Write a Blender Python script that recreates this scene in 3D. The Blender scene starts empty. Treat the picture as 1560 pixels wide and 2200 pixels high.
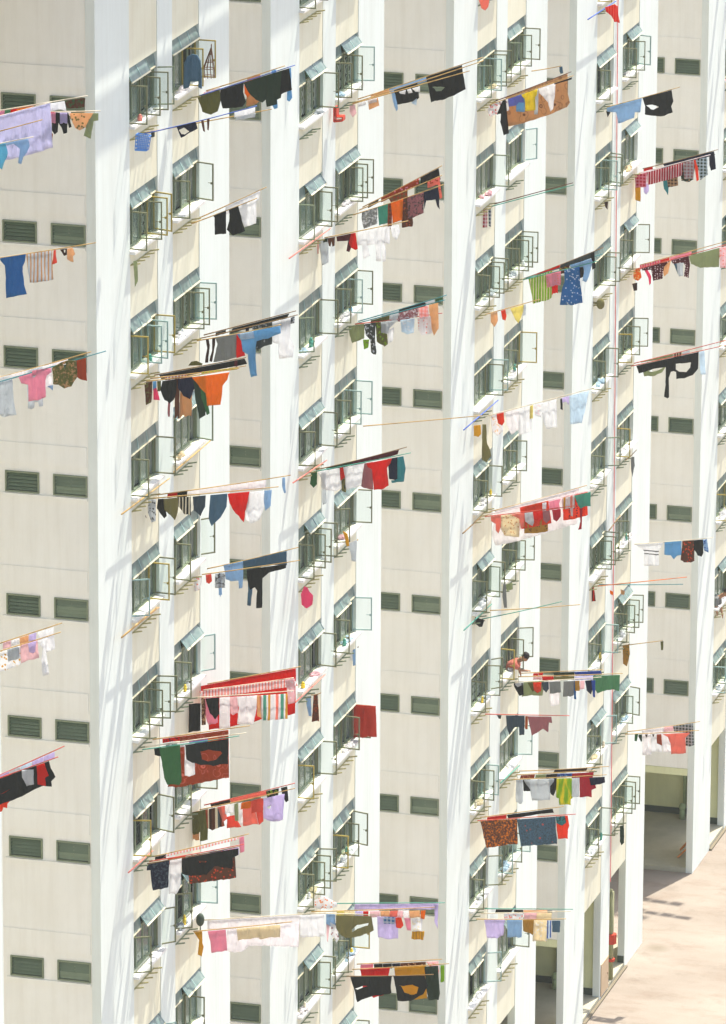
SKY,SUN,EXPO,HAZE,FABK=.125,3.5,1.2,.0002,1.22
# ---- laundry survey: outlines were measured off the photograph in small survey sheets (origin x, origin y, scale);
# every pole is solved to its own distance, and each garment hangs in that pole's vertical plane.
FR = dict(a=(180,0,3), b=(180,1100,4.588), c=(1100,1700,3.391), e=(1300,1400,4.4), f=(0,150,2.75), g=(260,550,3.6675),
 h=(260,1130,3.6675), i=(240,1650,3.391), j=(600,0,3.5455), k=(600,560,3.5455), l=(600,1130,3.5455), m=(600,1680,3.5455),
 n=(990,0,4.4), o=(990,480,4.4), q=(990,950,4.4), r=(990,1400,4.4), t=(1230,0,4.4), u=(1230,480,4.4), v=(1230,950,4.4),
 w=(0,1300,2.4444), x=(1000,1850,3.9), y=(0,180,6.5), z=(0,500,5.5))
COL = dict(white=(240,236,234), sheer=(226,220,222), pinkwhite=(240,222,222), lilac=(206,196,222), lavender=(208,206,226), pink=(238,160,176),
 hotpink=(240,90,130), palepink=(238,196,198), salmon=(240,138,120), coral=(236,96,74), red=(214,36,22), redorange=(226,74,36), darkred=(190,72,50),
 crimson=(176,38,52), maroon=(84,30,34), orange=(238,124,20), rust=(168,78,40), brown=(96,58,36), darkbrown=(62,42,30), tan=(196,156,112),
 peach=(236,186,140), cream=(226,214,186), mustard=(206,160,30), yellow=(242,206,50), paleyellow=(240,214,140), ochre=(176,136,52),
 lime=(140,180,40), olive=(112,112,62), khaki=(134,128,82), sage=(158,166,124), green=(58,104,60), midgreen=(96,148,106), darkgreen=(44,60,42),
 teal=(66,140,144), seagreen=(84,160,138), turquoise=(120,188,208), skyblue=(122,172,204), lightblue=(158,186,210), paleblue=(202,216,232),
 blue=(54,112,164), cobalt=(52,84,158), periwinkle=(112,118,190), navy=(30,34,52), denim=(84,114,132), slate=(72,86,94), grey=(140,142,138),
 lightgrey=(198,202,204), darkgrey=(70,74,68), black=(34,36,30), mauve=(164,110,112), bamboo=(196,160,96), bambooD=(140,110,66), paintgreen=(110,160,130),
 paintblue=(80,110,190), paintred=(206,90,70))
FL,ST,CH,DT,BT,PY,MU='floral','stripe','check','dots','batik','paisley','multi'
POLES=[]
def L(fr,s,b,t,col,items=(),r=.014,lab=None): POLES.append((fr,s,b,t,col,items,r,lab))
# --- far left, poles reaching in from the block beyond the frame
L('y',-9.3,(400,384),(1405,378),'cream',[('red patterned cloth','red',(715,770,50),FL,'pinkwhite'),('pink white cloth','pinkwhite',(775,1000,50),FL,'red'),
 ('black vest','black',[(735,0),(820,0),(825,560),(820,660),(785,690),(738,640)]),('pink cloth','pink',(725,795,150)),('black blouse','black',[(825,0),(975,0),(1022,590),(990,600),(965,520),(960,665),(910,690),(885,600),(830,520)]),
 ('lilac cloth','lilac',(862,965,140)),('rust hanging belt','rust',[(735,660),(770,680),(755,820),(742,840)],ST,'darkbrown'),
 ('green floral blouse','peach',[(1000,0),(1335,0),(1330,560),(1270,600),(1215,590),(1150,632),(1080,590),(1040,500)],FL,'olive'),
 ('pale green cloth','sage',[(1340,0),(1410,0),(1408,490),(1345,500),(1310,738),(1202,702),(1240,560)])])
L('y',-9.6,(0,375),(1225,168),'cream',[('pale pink towel','pink',(-140,72,60)),('pale green towel','midgreen',(78,162,50)),('red towel','red',(164,250,60)),('orange dotted towel','orange',(252,492,50),DT,'mustard'),
 ('white pleated cloth','white',[(722,0),(925,0),(950,370),(880,345),(722,368)]),('brown net scarf','brown',[(930,0),(1215,0),(1205,310),(1100,325),(960,325)],BT,'green')])
L('y',-9.9,(0,436),(720,255),'cream',[('big lavender bed sheet','lavender',[(-330,0),(708,0),(745,880),(560,945),(380,1000),(100,1062),(-330,1190)])])
L('y',-10.1,(0,660),(592,502),'bamboo',lab='bare tan bamboo pole crossing in front of the lavender bed sheet')
L('y',-10.4,(0,834),(468,740),'cream',[('turquoise blouse','turquoise',[(-120,0),(85,0),(120,960),(105,1030),(85,1060),(30,1200),(-30,1160),(-110,1010)]),
 ('pale blue blouse','lightblue',[(90,0),(405,0),(425,860),(385,950),(330,1020),(308,1115),(272,1095),(292,900),(200,830),(110,860)])])
L('z',-10.0,(0,292),(1132,118),'bamboo',[('blue dress','blue',[(8,0),(312,0),(302,330),(272,400),(270,450),(328,715),(86,765),(78,480),(64,380),(10,320)]),
 ('grey towel with yellow stripes','lightgrey',[(318,0),(622,0),(640,548),(500,572),(362,578)],ST,'tan'),('red apron','coral',[(648,0),(672,0),(675,260),(690,345),(630,365),(640,300)]),
 ('brown briefs','darkbrown',[(725,0),(806,0),(806,250),(775,262),(745,215)],None,None,[[(768,190),(790,188),(788,220),(775,222)]]),('peach shorts','peach',[(815,0),(876,0),(905,240),(880,270),(885,335),(850,325),(815,295)])])
L('z',-9.8,(0,1700),(1078,1407),'bamboo',[('white sock','white',(0,110,60)),('white frilled cloth','pinkwhite',(120,300,62)),('white folded towel','white',(310,540,60)),('white briefs','pinkwhite',(555,820,56)),
 ('pale grey shirt','lightgrey',[(345,0),(525,0),(528,2030),(480,2040),(470,1990),(430,1990),(425,2050),(395,2070),(345,2062)]),
 ('white shirt','white',[(540,0),(634,0),(634,1770),(585,1830),(548,1800)]),('grey blue handkerchief','lightblue',[(580,1800),(650,1790),(645,1850)])])
L('z',-10.3,(0,1758),(1252,1398),'teal',[('white ribbed shirt','lightgrey',[(-180,0),(150,0),(175,1960),(202,2140),(60,2170),(-60,2110),(-180,2000)]),
 ('pink T-shirt','pink',[(222,0),(606,0),(618,1640),(562,1680),(545,1740),(562,1928),(470,1965),(352,1985),(340,1790),(262,1772),(230,1700)],None,None,[[(388,1625),(440,1615),(432,1690),(410,1712),(392,1690)]]),
 ('olive patterned blouse','olive',[(632,0),(912,0),(918,1600),(935,1680),(905,1720),(862,1800),(780,1825),(702,1790),(640,1782)],BT,'tan',[[(745,1520),(800,1500),(792,1560),(780,1610)]]),
 ('rust pillowcase','rust',[(922,0),(1030,0),(1043,1735),(990,1728),(932,1692)])])
L('w',-9.8,(0,200),(326,94),'bamboo',[('pale pink sock','palepink',(18,60,34)),('white cloth','white',(66,104,30)),('peach cloth','peach',(110,156,46)),('pale lilac towel','lilac',(160,198,42)),('white vest','white',[(204,0),(290,0),(298,222),(250,243),(215,180)])])
L('w',-10.1,(0,240),(320,142),'bamboo',[('pink sheer cloth','palepink',(108,200,92)),('yellow and blue floral towel','white',[(-60,0),(112,0),(112,312),(0,350),(-60,360)],FL,'mustard'),('grey cloth','lightgrey',(45,104,62)),
 ('lilac scarf','lilac',[(155,0),(197,0),(190,240),(178,248),(160,238)]),('long white ribbon apron','white',[(205,0),(258,0),(246,200),(262,360),(232,364),(225,280),(232,220)])])
L('w',-9.8,(0,890),(338,741),'paintred',[('pale lilac cloth','lilac',(-20,50,30)),('grey sock','lightgrey',(55,110,34)),('pale blue cloth','paleblue',(115,170,32)),('white lilac towel','lilac',(176,236,30)),('lilac napkin','lilac',(240,296,30))])
L('w',-10.1,(0,905),(306,797),'paintred',[('orange frayed cloth','redorange',[(-60,0),(60,0),(60,1020),(45,1040),(40,1065),(20,1060),(14,1080),(-60,1085)]),
 ('black wide trousers','black',[(-80,0),(262,0),(270,855),(295,898),(272,922),(276,950),(240,944),(190,960),(100,1010),(10,1040),(-80,1060)],None,None,[[(5,990),(60,962),(20,985)]]),
 ('white cap','white',[(120,862),(182,858),(186,935),(145,945),(134,918),(122,900)]),('red vest','red',[(200,0),(240,0),(262,890),(245,900),(250,940),(205,936)])])
# --- first window columns
L('a',None,(655,628),(1296,424),'bamboo',[('pink and white blouse','pinkwhite',[(775,0),(882,0),(890,590),(860,608),(790,600),(772,640)],FL,'pink'),('tan curtain','tan',(1058,1142,172)),
 ('pale blue towel','skyblue',[(1215,0),(1245,0),(1255,690),(1232,702),(1222,680)])])
L('a',None,(642,650),(1362,420),'paintblue',[('olive polo shirt','olive',[(735,0),(880,0),(886,652),(868,715),(822,738),(768,718),(748,660)]),
 ('black T-shirt','black',[(884,0),(1036,0),(1030,590),(1045,655),(1028,684),(960,690),(902,696),(884,640)]),('orange bib','orange',[(1040,0),(1090,0),(1085,600),(1062,625),(1040,600)]),
 ('big dark green blanket','darkgreen',[(1036,0),(1242,0),(1250,560),(1205,615),(1160,655),(1112,636),(1064,584)]),
 ('dark green trousers','darkgreen',[(1185,0),(1302,0),(1300,520),(1278,626),(1250,640),(1254,668),(1190,682),(1182,640)]),('pale blue towel','skyblue',[(1316,0),(1345,0),(1355,620),(1340,645),(1322,640)]),
 ('black shorts','black',[(1288,0),(1334,0),(1356,570),(1300,590),(1278,606)])])
L('a',None,(330,868),(1212,704),'bamboo',[('grey handkerchief','lightgrey',(985,1110,26))])
L('a',None,(286,888),(1116,682),'paintblue',[('small dark cloth','darkgrey',(436,460,30)),('navy briefs','navy',[(602,0),(724,0),(728,790),(738,826),(632,884),(616,850)],None,None,[[(616,836),(650,820),(686,846),(655,862),(634,860)]]),
 ('pair of brown stockings','brown',[(762,0),(778,0),(788,848),(775,838)],None,None,None,[(800,0),(817,0),(812,836),(802,830)]),('white cloth','white',(978,1112,34))])
L('a',None,(650,1448),(1178,1206),'bamboo',[('white pillowcase','white',(920,1140,62))])
L('a',None,(690,1444),(1116,1278),'bamboo',[('black trousers','black',[(838,0),(920,0),(920,1505),(850,1510),(846,1400)],None,None,None,[(938,0),(1002,0),(1040,1488),(966,1513),(924,1478),(945,1400)]),
 ('white T-shirt','white',[(1000,0),(1116,0),(1113,1440),(1036,1463),(1018,1390)])])
L('g',None,(528,656),(1380,432),'bambooD',[('small dark cloth','darkgrey',(750,830,26)),('long black trousers','black',(884,1332,44))])
L('g',None,(545,668),(1392,463),'bambooD',[('navy cloth','navy',(985,1012,70)),('black and white sarong','darkgrey',(1040,1372,52),BT,'lightgrey'),
 ('dark floral skirt','darkgrey',[(1062,0),(1202,0),(1196,690),(1140,702),(1080,738),(1058,690)],FL,'grey'),
 ('white shirt','white',[(1200,0),(1345,0),(1340,620),(1368,700),(1362,790),(1256,802),(1246,690),(1200,668)])])
L('g',None,(482,690),(1262,540),'bamboo',[('brown stockings','darkbrown',[(672,0),(694,0),(702,700),(690,836),(668,834),(682,720)],None,None,None,[(722,0),(746,0),(746,700),(716,836),(698,828),(720,736)]),
 ('grey blouse','grey',[(748,0),(916,0),(920,792),(822,822),(736,832),(766,690)]),('red cloth','red',[(918,0),(950,0),(962,720),(990,776),(920,796)]),
 ('sky blue long-sleeved shirt','skyblue',[(922,0),(1262,0),(1268,602),(1170,640),(1078,662),(1066,715),(1072,800),(1086,930),(1032,946),(1020,860),(1012,765),(965,745),(955,665)]),
 ('pale blue bag','paleblue',[(945,605),(1052,585),(1060,640),(950,652)])])
L('g',None,(300,932),(985,800),'bambooD',[('long black trousers','black',(304,976,42)),('olive hat','olive',[(535,860),(560,828),(600,822),(650,845),(640,858)]),('small maroon cloth','maroon',(900,924,48))])
L('g',None,(300,955),(984,866),'bamboo',[('green and yellow sash','lime',(640,925,14),ST,'mustard'),('red and grey sash','mauve',(350,520,22),ST,'lightgrey')])
L('g',None,(86,1004),(932,884),'bamboo',[('lime cloth','lime',(100,136,172)),('brown and green cloth','brown',[(188,0),(252,0),(246,1150),(205,1168),(196,1060)],BT,'olive'),('light blue sock','skyblue',(258,285,66)),
 ('pink dress','hotpink',[(262,1040),(288,1030),(312,1132),(270,1120)]),('olive sock','olive',(296,326,80)),('tan petticoat','tan',(480,572,300)),('brown cloth','brown',(436,476,300)),('mauve cloth','mauve',(384,406,280)),
 ('black vest','black',[(345,0),(456,0),(452,1060),(432,1118),(402,1146),(362,1122),(330,1040)]),('navy vest','navy',[(470,0),(592,0),(602,1020),(562,1112),(505,1080),(468,1020)]),
 ('dark olive trousers','darkgreen',[(590,0),(650,0),(690,1060),(690,1236),(640,1262),(614,1150)]),('green sock','green',[(640,0),(690,0),(702,1080),(728,1216),(702,1232),(660,1100)]),
 ('orange T-shirt','orange',[(586,0),(880,0),(862,955),(826,1000),(810,1150),(705,1156),(690,1060),(645,1010)])])
L('g',None,(190,1896),(1338,1727),'bamboo',[('small red cloth','red',(370,448,32)),('black sock','black',(450,528,46)),('long white towel','pinkwhite',[(530,0),(1150,0),(1150,1826),(850,1850),(640,1872),(532,1876)]),
 ('light blue stocking','lightblue',[(1280,0),(1300,0),(1306,1858),(1292,1866),(1276,1800)])])
L('g',None,(180,1916),(1242,1818),'bamboo',[('olive brown cloth','khaki',[(112,0),(190,0),(190,2010),(160,2074),(110,2082),(100,2020)]),('maroon pennant cloth','maroon',[(140,0),(182,0),(198,2030),(206,2060),(150,1990)]),
 ('grey floral blouse','lightgrey',[(222,0),(282,0),(282,2080),(246,2096),(222,2020)],FL,'darkgrey'),('black shorts','black',[(300,0),(350,0),(370,2040),(350,2056),(290,1984)]),
 ('dark olive blouse','khaki',[(346,0),(462,0),(460,2006),(436,2072),(402,2030),(350,1990)]),('black striped shirt','black',[(462,0),(560,0),(562,2032),(512,2020),(466,1964)],ST,'cream'),
 ('slate green shirt','slate',[(580,0),(682,0),(676,1962),(642,2036),(590,1990)]),('big navy skirt','denim',[(720,0),(854,0),(850,1962),(802,2046),(732,2112),(708,2050)]),
 ('red pennant-shaped skirt','red',[(858,0),(1032,0),(1030,1930),(1000,1988),(990,2082),(922,2010),(872,1930)]),('white blouse','white',[(1032,0),(1150,0),(1152,1950),(1112,2060),(1052,2088),(1000,2060),(1006,1972)]),
 ('grey blue cloth','lightblue',[(1150,0),(1208,0),(1200,1950),(1162,1986),(1150,1920)])])
L('h',None,(540,370),(1398,168),'bamboo',[('light blue shirt','lightblue',[(812,0),(966,0),(966,400),(960,486),(936,486),(930,426),(870,432),(832,416)]),('denim blue trousers','denim',[(966,0),(1310,0),(1312,302),(1182,300),(1010,320),(970,312)])])
L('h',None,(600,388),(1412,270),'bamboo',[('white floral bundle cloth','white',[(562,0),(640,0),(640,440),(620,500),(552,520)],FL,'salmon'),('red towel','coral',[(672,0),(716,0),(722,430),(700,452),(678,440)]),
 ('grey stocking','lightblue',(780,802,180)),('black and white print blouse','lightgrey',[(752,0),(828,0),(830,480),(748,482)],BT,'black'),('denim sleeve cloth','denim',[(1008,0),(1048,0),(1044,520),(1034,616),(1004,612),(1014,500)]),
 ('black trousers','black',[(1002,0),(1312,0),(1310,322),(1180,356),(1126,400),(1125,630),(1080,634),(1086,500),(1064,474),(1030,490),(1008,420)])])
L('h',None,(592,1262),(1416,1108),'bamboo',[('big red bed sheet','red',[(632,0),(1380,0),(1374,1476),(1240,1505),(1100,1524),(860,1580),(700,1602),(690,1500),(640,1400)])])
L('h',None,(600,1300),(1362,1196),'cream',[('long white and pink cloth','pinkwhite',(618,1360,52),ST,'salmon'),('pale pink shirt','palepink',[(1300,0),(1372,0),(1372,1390),(1330,1396),(1312,1300)],FL,'white')])
L('h',None,(600,1352),(1362,1298),'cream',[('black long vest','black',[(538,1400),(632,1394),(630,1606),(540,1620)]),('brown print blouse','brown',[(636,0),(672,0),(676,1560),(640,1566)],BT,'tan'),('pale pink slip','pink',[(668,0),(760,0),(772,1540),(700,1560),(680,1500)]),
 ('black vest','black',[(674,0),(780,0),(782,1470),(756,1510),(710,1470)]),('white long vest','white',[(786,0),(868,0),(868,1584),(786,1584)]),('pink blouse','palepink',(870,932,135)),
 ('white T-shirt','white',[(926,0),(1088,0),(1082,1400),(1060,1548),(930,1546),(940,1420)]),('peach cloth','peach',(1086,1130,170)),('candy striped towel','white',[(1108,0),(1328,0),(1332,1498),(1180,1512),(1130,1515)],MU)])
L('h',None,(130,1700),(1016,1574),'bamboo',[('red floral strip cloth','red',(330,520,32),FL,'maroon'),('red batik sarong','rust',[(470,0),(852,0),(856,1976),(640,2020),(440,2056),(376,2046),(392,1990),(470,1960)],PY,'salmon')])
L('h',None,(110,1752),(986,1630),'cream',[('grey print cloth','grey',(356,446,34),BT,'white'),('pink and white cloth','pinkwhite',(448,542,32)),('periwinkle cloth','periwinkle',(545,690,42)),('golden cloth','orange',(692,776,36)),('red print cloth','red',(778,832,32),FL,'white')])
L('h',None,(84,1774),(932,1654),'seagreen',[('black sock','black',[(265,0),(320,0),(316,1812),(270,1800)]),('green bath towel','green',[(308,0),(470,0),(476,1860),(482,2010),(468,2036),(372,2032),(342,1990),(325,1860)]),
 ('white napkin','white',(508,590,250)),('black T-shirt with wide neck','black',[(514,0),(855,0),(855,1762),(852,1866),(742,1880),(604,1870),(522,1832),(518,1740)],None,None,[[(632,1772),(700,1754),(790,1770),(802,1785),(760,1832),(692,1850),(650,1826)]])])
L('i',None,(520,308),(1336,110),'paintred',[('dark brown cloth','darkbrown',(722,862,26)),('salmon cloth','salmon',(866,1130,26)),('black and green print cloth','black',[(1130,0),(1224,0),(1215,240),(1150,275)],BT,'lime'),('black stocking','black',[(1240,0),(1286,0),(1294,230),(1278,242),(1256,200)])])
L('i',None,(545,326),(1336,148),'bamboo',[('tan cloth','tan',(588,642,210)),('olive cloth','olive',[(652,0),(706,0),(700,520),(648,532)]),('olive blouse','olive',[(540,0),(668,0),(668,440),(640,470),(602,484),(556,412)]),
 ('brown striped shorts','brown',[(690,0),(806,0),(832,410),(742,446),(702,432)],MU),('salmon blouse','salmon',[(780,0),(832,0),(852,360),(820,386)]),('white cloth','white',(836,906,60)),
 ('coral shorts','coral',[(852,345),(906,330),(955,420),(852,426)]),('grey green sock','sage',[(906,0),(934,0),(936,372),(914,372)]),('white stocking','white',[(940,0),(966,0),(976,396),(950,402)]),
 ('coral skirt','coral',[(1050,0),(1112,0),(1122,372),(1092,392)]),('salmon dress','salmon',[(968,0),(1050,0),(1088,388),(976,402)]),('golden cloth','orange',(964,1036,48)),('coral cloth','coral',(1040,1126,90)),
 ('lilac pillowcase','lilac',[(1130,0),(1282,0),(1272,350),(1240,366),(1150,362),(1126,340)],None,None,[[(1150,265),(1185,240),(1180,270),(1165,275)]])])
L('i',None,(230,664),(1000,480),'bamboo',[('black cloth','black',(320,400,32)),('pink striped towel','pinkwhite',(404,940,26),ST,'salmon'),('pink cloth','pink',[(936,0),(970,0),(972,600),(942,612)])])
L('i',None,(175,700),(962,556),'paintred',[('red cloth','red',(410,542,42)),('grey print cloth','lightgrey',(544,714,60),FL,'mauve'),('blue cloth','blue',(718,770,48)),('dark blue cloth','cobalt',(774,826,48)),('pale lilac cloth','lilac',(830,934,54))])
L('i',None,(160,716),(932,572),'bambooD',[('navy short-sleeved shirt','navy',[(262,0),(424,0),(415,868),(360,880),(302,890),(286,742),(258,742)],BT,'slate'),('white dress','white',[(428,0),(516,0),(502,860),(480,912),(424,910)]),
 ('brown batik sarong','brown',[(560,0),(902,0),(910,794),(722,820),(568,836)],FL,'redorange'),('black T-shirt','black',[(518,0),(932,0),(930,624),(888,648),(890,728),(760,704),(700,768),(560,776),(520,762)],None,None,[[(636,664),(700,672),(690,684),(650,680)]])])
L('i',None,(600,1112),(1562,1054),'cream',[('long white bed sheet','pinkwhite',[(700,0),(1372,0),(1372,1128),(1100,1150),(700,1176)]),('white pillowcase','white',[(1374,0),(1552,0),(1550,1222),(1376,1230)])])
L('i',None,(545,1196),(1312,1120),'bamboo',[('mustard stockings','mustard',[(602,0),(662,0),(665,1280),(672,1300),(658,1372),(634,1350),(642,1250)]),
 ('pale grey curtain','sheer',[(845,0),(1372,0),(1366,1300),(1130,1290),(1010,1290),(950,1338),(846,1330)]),('pink hand towel','pink',[(706,0),(836,0),(846,1326),(736,1336)]),('cream cloth','cream',(918,1080,84)),('beige napkin','cream',(1086,1236,92))])
# --- second unit
L('j',None,(520,782),(1552,437),'bamboo',[('orange sash','peach',(700,840,26)),('light blue sash','lightblue',(845,1120,30)),('black wide T-shirt','black',[(1124,0),(1396,0),(1412,600),(1422,676),(1340,722),(1250,756),(1160,774),(1148,680)],None,None,[[(1170,658),(1220,654),(1268,660),(1240,692),(1200,690)]])])
L('j',None,(545,790),(1558,462),'bamboo',[('light blue vest','lightblue',[(856,0),(900,0),(906,830),(892,848),(866,768)]),('black T-shirt','black',[(876,0),(1056,0),(1070,742),(1040,768),(980,780),(902,792),(890,720)]),('pale blue cloth','paleblue',[(1012,775),(1052,745),(1050,800)])])
L('j',None,(530,800),(1450,540),'bamboo',[('pink and grey blouse','palepink',[(540,0),(576,0),(590,860),(562,892),(540,850)]),('white slipper','white',(600,664,30)),('peach shirt','peach',[(680,0),(758,0),(766,800),(690,832)]),('white bra','white',(684,750,28)),
 ('pair of white socks','white',[(920,0),(972,0),(968,712),(930,708)]),('white mitten','white',[(982,0),(1012,0),(1026,700),(996,704)]),('white briefs','white',[(1022,0),(1082,0),(1084,690),(1050,692)])])
L('j',None,(590,1602),(1240,1262),'bamboo',[('dark cloth','darkgrey',(682,762,26)),('rust floral sarong','rust',[(782,0),(1070,0),(1066,1400),(780,1540)],FL,'pink'),('black T-shirt','black',[(1080,0),(1218,0),(1236,1360),(1160,1390),(1085,1400)])])
L('j',None,(600,1604),(1240,1336),'bamboo',[('rust checked cloth','rust',[(836,0),(980,0),(980,1520),(866,1560)],CH,'olive'),('salmon print blouse','salmon',[(1130,0),(1224,0),(1246,1502),(1230,1512),(1214,1402),(1136,1430)],FL,'rust')])
L('j',None,(600,1624),(1252,1406),'bamboo',[('grey print blouse','grey',[(634,0),(750,0),(752,1700),(646,1742),(630,1660)],BT,'white'),('sea green pillowcase','seagreen',[(754,0),(852,0),(846,1690),(766,1712)]),
 ('brown print skirt','brown',[(930,0),(992,0),(1026,1690),(1022,1720),(940,1732)],FL,'rust'),('brown check cloth','brown',(834,864,190),CH,'rust'),('orange pillowcase','orange',[(858,0),(952,0),(946,1670),(872,1692)]),
 ('mauve print dress','mauve',[(986,0),(1112,0),(1110,1612),(1026,1650),(988,1662)],BT,'darkgrey'),('navy T-shirt','navy',[(1110,0),(1222,0),(1234,1586),(1216,1562),(1202,1512),(1130,1520),(1116,1582)])])
L('j',None,(324,1816),(982,1682),'bamboo',[('sheer grey slip','lightgrey',[(302,0),(376,0),(376,2000),(322,2020),(312,1900)]),('pale pink cloth','salmon',[(270,0),(304,0),(302,1930),(280,1930)]),('dark briefs','darkgreen',(340,372,26)),
 ('brown shorts','brown',[(376,0),(432,0),(428,1866),(412,1872),(404,1830),(396,1872),(384,1866)]),('dark red trousers','maroon',[(444,0),(580,0),(560,1860),(542,1916),(520,1906),(534,1826),(450,1832)]),('red shorts','red',[(556,0),(592,0),(608,1890),(590,1896),(552,1880),(542,1840)]),
 ('white pyjama trousers','white',[(604,0),(662,0),(702,1940),(652,1962),(642,1860),(610,1862)]),('white briefs','white',[(666,0),(740,0),(736,1850),(682,1862)]),('white long vest','white',[(742,0),(792,0),(786,1982),(752,1976)]),
 ('white stocking','white',[(788,0),(826,0),(826,1976),(802,1982)]),('white napkin','white',(822,860,128)),('white bonnet','white',[(864,0),(926,0),(940,1742),(916,1812),(880,1790)])])
L('k',None,(455,506),(1276,262),'teal',[('grey sash','lightgrey',(782,914,32)),('long black trousers','black',(916,1122,40)),('pale grey shirt','lightgrey',[(1114,0),(1188,0),(1190,320),(1130,332)]),('dark green cloth','green',(1196,1250,30))])
L('k',None,(472,510),(1266,298),'teal',[('olive yellow cloth','olive',[(700,0),(842,0),(842,450),(700,478)]),('pale grey cloth','lightgrey',(846,914,60)),('lilac print cloth','mauve',(916,1068,66),BT,'white'),('peach cloth','peach',[(1146,0),(1216,0),(1220,510),(1190,562),(1160,500)]),('pink print shirt','palepink',[(1068,0),(1142,0),(1145,440),(1075,440)],CH,'salmon')])
L('k',None,(500,494),(1242,400),'paintred',[('sage cloth','sage',[(528,0),(652,0),(650,590),(560,624),(538,570)]),('lime print shorts','lime',[(640,600),(690,596),(682,656),(652,672)],FL,'khaki'),('yellow green shirt','olive',[(738,0),(820,0),(836,630),(812,648),(748,610)],FL,'lime'),
 ('dark grey green shirt','darkgrey',[(652,0),(742,0),(736,600),(748,690),(742,712),(704,690),(700,600),(670,560)],FL,'lightgrey'),('grey lilac cloth','lightgrey',[(782,0),(912,0),(844,514),(832,550),(786,542)]),('white cloth','white',[(838,520),(880,500),(878,600),(842,620)]),
 ('white print handkerchief','paleblue',[(934,0),(1042,0),(1036,540),(986,550),(944,532)],FL,'white'),('pink spotted blouse','pinkwhite',[(1064,0),(1166,0),(1176,542),(1102,558),(1074,520)],DT,'salmon')])
L('k',None,(604,1264),(1544,1180),'bamboo',lab='bare tan bamboo pole stretching right across the louvre windows')
L('k',None,(310,1586),(972,1420),'bambooD',[('dark green sash','darkgreen',(360,555,24)),('maroon sash','maroon',(560,916,36))])
L('k',None,(300,1600),(1002,1464),'seagreen',[('dark green cloth','green',[(244,0),(292,0),(290,1700),(262,1728),(238,1700)]),('pale grey cloth','lightgrey',(328,366,250)),('olive camouflage shorts','khaki',[(470,0),(530,0),(516,1758),(480,1750)],BT,'darkgreen'),
 ('white T-shirt','white',[(300,0),(482,0),(476,1620),(482,1730),(430,1752),(332,1736),(322,1650)]),('red napkin','red',[(470,0),(502,0),(512,1640),(472,1672)]),
 ('white shirt with bow','white',[(498,0),(664,0),(668,1698),(600,1716),(520,1736),(512,1640)]),('mauve brown cloth','mauve',[(660,0),(722,0),(726,1732),(700,1736),(636,1708)]),
 ('dark blue shirt','navy',[(838,0),(914,0),(916,1662),(850,1652)]),('teal towel','teal',[(914,0),(960,0),(976,1570),(962,1670),(870,1680),(866,1662),(912,1654)]),
 ('red polo shirt','red',[(680,0),(872,0),(862,1530),(836,1565),(846,1700),(792,1730),(736,1730),(722,1575),(690,1560)])])
L('l',None,(425,205),(520,150),'bamboo',[('brown stocking','brown',[(484,160),(514,150),(500,406)])],lab='short tan pole over a sill carrying one brown stocking')
L('l',None,(478,990),(606,920),'bambooD',[('white sock','white',[(536,970),(566,950),(560,1028),(545,1015)]),('pale blue sock','lightblue',[(564,940),(584,930),(584,1056),(566,1060)])])
L('l',None,(190,1300),(320,1270),'bamboo',[('grey blue trousers','lightblue',[(204,0),(242,0),(246,1450),(226,1446)]),('brown print scarf','brown',[(266,0),(296,0),(306,1486),(254,1488)],BT,'rust')])
L('m',None,(440,926),(1262,920),'seagreen',[('long lilac sheet','lilac',(580,1216,44)),('lilac ribbon cloth','lilac',[(1186,0),(1216,0),(1214,1110),(1190,1060)])])
L('m',None,(330,985),(1186,954),'bamboo',[('pale yellow cloth','paleyellow',(440,500,48)),('cream cloth','cream',(504,580,46)),('lilac cloth','lilac',(586,642,46)),('small red cloth','red',(646,686,48)),('pink cloth','palepink',(700,776,48)),('peach cloth','peach',(780,850,46)),
 ('salmon cloth','salmon',(856,914,50)),('pale salmon cloth','palepink',(918,956,52)),('pale pink cloth','pinkwhite',(960,1000,52)),('peach napkin','peach',(1006,1086,50)),('orange cloth','orange',[(1096,0),(1132,0),(1124,1024),(1094,1022)])])
L('m',None,(330,1000),(1124,1022),'cream',[('pale blue cloth','lightblue',(360,430,92)),('pink ribbon','palepink',[(362,1080),(388,1090),(376,1212),(366,1205)]),('white print cloth','white',[(395,1060),(450,1100),(462,1190),(440,1215),(400,1150)],FL,'mauve'),
 ('olive trousers','khaki',[(440,0),(710,0),(725,1125),(640,1160),(540,1184),(480,1164),(440,1102)],None,None,[[(545,1128),(600,1082),(690,1066),(684,1084),(602,1112),(556,1138)]]),('lilac vest','lilac',(755,910,170)),('blue checked cloth','blue',(800,890,52),CH,'white'),
 ('redorange cloth','redorange',[(898,0),(942,0),(956,1080),(938,1102),(900,1096)]),('pink cloth','pink',[(964,0),(1012,0),(1016,1120),(986,1112)]),('white smock','white',[(1024,0),(1106,0),(1100,1122),(1036,1122)],FL,'cream'),('mustard shorts','mustard',[(1026,1120),(1120,1118),(1114,1184),(1020,1180)],ST,'ochre')])
L('m',None,(520,1392),(1240,1350),'bamboo',[('pink pillowcase','pink',(622,720,48)),('black sock','black',(724,790,40)),('black cloth','black',(794,862,38)),('navy cloth','navy',(866,926,34)),('brown floral sash','brown',(930,1124,46),FL,'tan'),('pink floral cloth','palepink',[(1130,0),(1222,0),(1226,1450),(1205,1454)],FL,'salmon')])
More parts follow.
